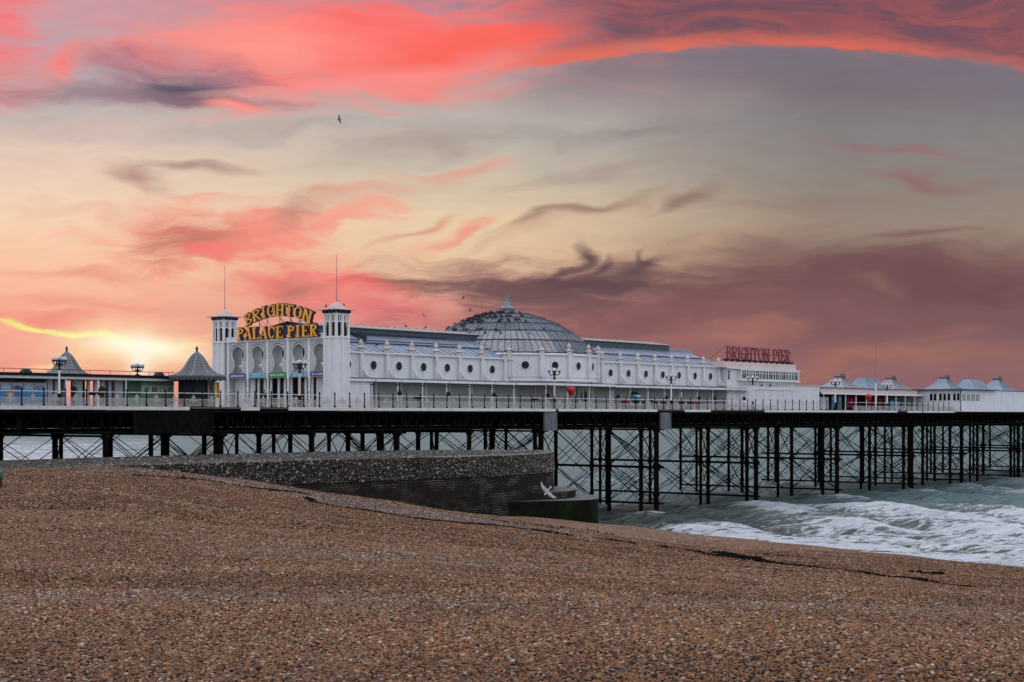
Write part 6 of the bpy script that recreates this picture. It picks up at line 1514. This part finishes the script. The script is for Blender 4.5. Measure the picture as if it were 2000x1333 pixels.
# ================================================================== PEOPLE and BIRDS
def skin_mesh(name, verts, edges, radii, root=0, sub=2):
    me = bpy.data.meshes.new(name); me.from_pydata(verts, edges, []); o = bpy.data.objects.new(name, me); C.objects.link(o)
    md = o.modifiers.new('s', 'SKIN'); 
    for i, r in enumerate(radii): me.skin_vertices[0].data[i].radius = r if isinstance(r, tuple) else (r, r)
    me.skin_vertices[0].data[root].use_root = True
    ms = o.modifiers.new('u', 'SUBSURF'); ms.levels = sub; ms.render_levels = sub
    bpy.context.view_layer.update(); r = bpy.data.meshes.new_from_object(o.evaluated_get(bpy.context.evaluated_depsgraph_get())); bpy.data.objects.remove(o); r.name = name; r.materials.clear(); r.shade_smooth(); return r
def person(label, t, w, face, pose='stand', cloth='navy_cloth', trousers='navy_cloth', h=1.74):
    Pn = Thing('person', label, 'person', (t, w, DECK)); s = h/1.74
    if pose == 'stand':
        V = [(0, 0, .95), (0, 0, 1.15), (0, 0, 1.38), (0, 0, 1.50), (0, .01, 1.58), (.19, 0, 1.42), (.25, .03, 1.14), (.22, .14, .93), (-.19, 0, 1.42), (-.25, .0, 1.14), (-.23, .10, .92),
             (.10, 0, .90), (.11, .03, .50), (.11, -.02, .09), (.12, .14, .04), (-.10, 0, .90), (-.12, .02, .50), (-.12, -.03, .09), (-.13, .13, .04)]
    else:
        V = [(0, 0, .62), (0, -.02, .82), (0, 0, 1.05), (0, .02, 1.17), (0, .04, 1.25), (.19, .02, 1.09), (.25, .12, .84), (.17, .34, .72), (-.19, .02, 1.09), (-.25, .12, .84), (-.17, .34, .72),
             (.10, .05, .58), (.13, .46, .56), (.13, .44, .09), (.14, .58, .04), (-.10, .05, .58), (-.13, .46, .56), (-.13, .42, .09), (-.14, .56, .04)]
    E_ = [(0, 1), (1, 2), (2, 3), (3, 4), (2, 5), (5, 6), (6, 7), (2, 8), (8, 9), (9, 10), (0, 11), (11, 12), (12, 13), (13, 14), (0, 15), (15, 16), (16, 17), (17, 18)]
    rad = [(.16, .12), (.15, .11), (.17, .12), .065, .055, .085, .062, .045, .085, .062, .045, .10, .075, .055, .045, .10, .075, .055, .045]
    me = skin_mesh('body', [(a*s, b*s, c*s) for a, b, c in V], E_, [tuple(x*s for x in r) if isinstance(r, tuple) else r*s for r in rad])
    body = Pn.inst('body', me, cloth, (t, w, DECK), rot=(0, 0, face))
    hz = V[4][2]+0.13; hy = V[4][1]+.02; mb = MB(); mb.ball((0, hy*s, hz*s), .085*s, .10*s, .125*s, 12, 8); mb.ball((0, (hy+.10)*s, (hz-.01)*s), .02*s, .028*s, .03*s, 6, 4)
    for e in (-1, 1): mb.ball((e*.087*s, hy*s, hz*s), .015*s, .025*s, .035*s, 6, 4)
    Pn.inst('head', mb.mesh('head', smooth=True), 'skin', (0, 0, 0), parent=body)
    mb = MB(); mb.ball((0, (hy-.025)*s, (hz+.035)*s), .096*s, .105*s, .115*s, 12, 8); Pn.inst('hair', mb.mesh('hair', smooth=True), 'hair', (0, 0, 0), parent=body)
    for k, sg_ in ((7, 1), (10, -1)):
        mb = MB(); c = [x*s for x in V[k]]; mb.ball((c[0], c[1]+.03*s, c[2]-.05*s), .035*s, .025*s, .05*s, 8, 5)
        for f in range(4): mb.tube((c[0]+(f-1.5)*.017*s, c[1]+.04*s, c[2]-.08*s), (c[0]+(f-1.5)*.018*s, c[1]+.055*s, c[2]-(.135+.012*(f in (1, 2)))*s), .009*s, .007*s, n=5)
        mb.tube((c[0]-sg_*.03*s, c[1]+.04*s, c[2]-.05*s), (c[0]-sg_*.05*s, c[1]+.07*s, c[2]-.09*s), .010*s, .008*s, n=5); Pn.inst('hand', mb.mesh('hand', smooth=True), 'skin', (0, 0, 0), parent=body)
    return Pn
person('person in dark coat standing behind the railing in front of the open colonnade', -22.7, 2.6, 2.6, cloth='brown_cloth')
person('person in dark clothes leaning at the railing beside the leftmost lamp', -25.9, 1.6, 0.3, cloth='navy_cloth')
person('person in dark clothes sitting under the veranda, right of the blue ride', 54.0, 4.0, 2.9, 'sit', 'brown_cloth')
person('person in black standing in the second entrance arch', 4.3, 14.7, 1.9, cloth='navy_cloth', h=1.7)

def gull(name, label, loc, span, head, bank, m_body='gull_white', m_wing='gull_grey', flap=0.25, group=None, pitch=0.0):
    G = bpy.data.objects.new(name, None); C.objects.link(G); G.location = loc; tag(G, label, 'gull' if 'gull' in name else 'bird', group)
    G.rotation_euler = (bank, pitch, head); s = span/1.3
    V = [(-.30, 0, 0), (-.16, 0, 0), (.02, 0, .01), (.14, 0, .02), (.22, 0, .035), (.27, 0, .035)]
    me = skin_mesh('body', [tuple(x*s for x in v) for v in V], [(i, i+1) for i in range(5)], [(.035*s, .012*s), (.05*s, .045*s), (.075*s, .07*s), (.06*s, .06*s), (.045*s, .045*s), (.02*s, .02*s)], root=2, sub=1)
    b = link('body', me, m_body, G)
    mb = MB(); mb.tube((.26*s, 0, .033*s), (.325*s, 0, .02*s), .014*s, .004*s, n=6); link('beak', mb.mesh('beak'), 'beak', b)
    mb = MB(); k = 0.02*s; mb.hexa([(-.42*s, -.09*s, 0), (-.26*s, -.03*s, 0), (-.26*s, .03*s, 0), (-.42*s, .09*s, 0), (-.42*s, -.09*s, .006*s), (-.26*s, -.03*s, k), (-.26*s, .03*s, k), (-.42*s, .09*s, .006*s)]); link('tail', mb.mesh('tail'), m_body, b)
    for sd in (-1, 1):
        mb = MB(); st = [(0.04, .13, -.11, .03), (.24, .15, -.12, .03+flap*.20), (.42, .10, -.10, .03+flap*.26), (.58, -.02, -.15, .03+flap*.20), (.66, -.17, -.19, .03+flap*.12)]; ring = []
        for y, x0, x1, z in st:
            n = len(mb.v); mb.v += [(x0*s, sd*y*s, z*s), ((x0*.6+x1*.4)*s, sd*y*s, (z+.022)*s), (x1*s, sd*y*s, z*s), ((x0*.6+x1*.4)*s, sd*y*s, (z-.012)*s)]; ring.append(n)
        for a, c in zip(ring[:-1], ring[1:]):
            for i in range(4): j = (i+1) % 4; mb.f.append((a+i, a+j, c+j, c+i) if sd > 0 else (a+j, a+i, c+i, c+j))
        mb.f.append(tuple(ring[-1]+i for i in range(4))); link('wing', mb.mesh('wing', smooth=True), m_wing if sd > 0 else m_wing, b)
    return G
def at(px, py, Y): return Vector(((px-1000)/3000*Y, Y, EYE+(812-py)/3000*Y))
g_ = gull('flying_gull', 'white gull gliding with spread wings in front of the groyne end', at(1068, 961, 80), 1.22, 0, 0, 'gull_white', 'gull_white', 0.15)
wy = Vector((0.66, 0.25, -0.70)).normalized(); wx = Vector((-0.62, -0.45, -0.55)); wx = (wx-wy*wx.dot(wy)).normalized(); wz = wx.cross(wy)
g_.rotation_euler = Matrix((wx, wy, wz)).transposed().to_euler()
gull('flying_gull', 'dark gull silhouette alone high in the sky', at(662, 234, 190), 1.15, R(160), R(62), 'gull_dusk', 'gull_dusk', 0.9)
gull('flying_gull', 'small distant gull just left of the dome top', at(905, 583, 190), 0.85, R(20), R(-30), 'gull_dusk', 'gull_dusk', 0.7)
gull('flying_gull', 'small distant gull between the right tower and the dome', at(827, 617, 185), 0.75, R(120), R(50), 'gull_dusk', 'gull_dusk', 0.8)
gull('flying_gull', 'tiny bird hovering above the right entrance tower', at(672, 597, 150), 0.6, R(20), R(30), 'gull_dusk', 'gull_dusk', 0.8)
gull('flying_gull', 'pale gull landing on the upper left of the dome', at(918, 608, 172), 1.1, R(200), R(20), 'gull_grey', 'gull_grey', 0.9)
# pigeons on the dome, all alike
mb = MB(); mb.ball((0, 0, 0.13), 0.17, 0.085, 0.095, 8, 6); mb.ball((0.15, 0, 0.25), 0.058, 0.05, 0.055, 7, 5); mb.tube((0.09, 0, 0.15), (0.15, 0, 0.24), 0.06, 0.045, n=6); mb.hexa([(-.32, -.04, .07), (-.12, -.05, .1), (-.12, .05, .1), (-.32, .04, .07), (-.32, -.04, .085), (-.12, -.05, .15), (-.12, .05, .15), (-.32, .04, .085)])
for s in (-.03, .03): mb.tube((0.0, s, 0.0), (0.0, s, 0.07), .012, n=4)
me_pg = mb.mesh('pigeon', smooth=True)
def dome_z(r):
    for (r0, z0), (r1, z1) in zip(DP[:-1], DP[1:]):
        if r0 <= r <= r1: return z0+(z1-z0)*(r-r0)/(r1-r0)
    return DP[0][1]
n = 0
while n < 135:
    if random.random() < 0.72: r = random.gauss(4.9, 1.7); a = random.gauss(-1.55, 0.40)
    else: r = random.choice((2.6, 4.25, 5.9, 7.4))+0.05; a = random.gauss(-1.3, 0.55)
    if not 1.3 < r < 8.2: continue
    p = dp(r, a); o = link('pigeon', me_pg, 'bird_dark', None, PW(p[0], p[1], dome_z(r)+0.06), (0, 0, random.uniform(0, 6.28)), (random.uniform(.8, 1.15),)*3)
    tag(o, 'dark pigeon perched in the flock on the left slope of the dome', 'pigeon', 'pigeons on the dome'); n += 1
for t, w, z, lb in ((8.75, 5.9, 18.66, 'gull perched on the first roof finial right of the entrance tower'), (2.9, 4.6, 21.14, 'pigeon perched on the brim of the right entrance tower'), (12.3, 7.4, 18.05, 'pigeon standing on the lead roof left of the dome'), (22.0, 12.8, 20.5, 'pigeon on the roof ridge left of the dome'), (25.0, 12.8, 20.5, 'pigeon on the roof ridge nearest the dome')):
    tag(link('perched_bird', me_pg, 'gull_grey' if 'gull' in lb else 'bird_dark', None, PW(t, w, z), (0, 0, random.uniform(0, 6))), lb, 'bird')
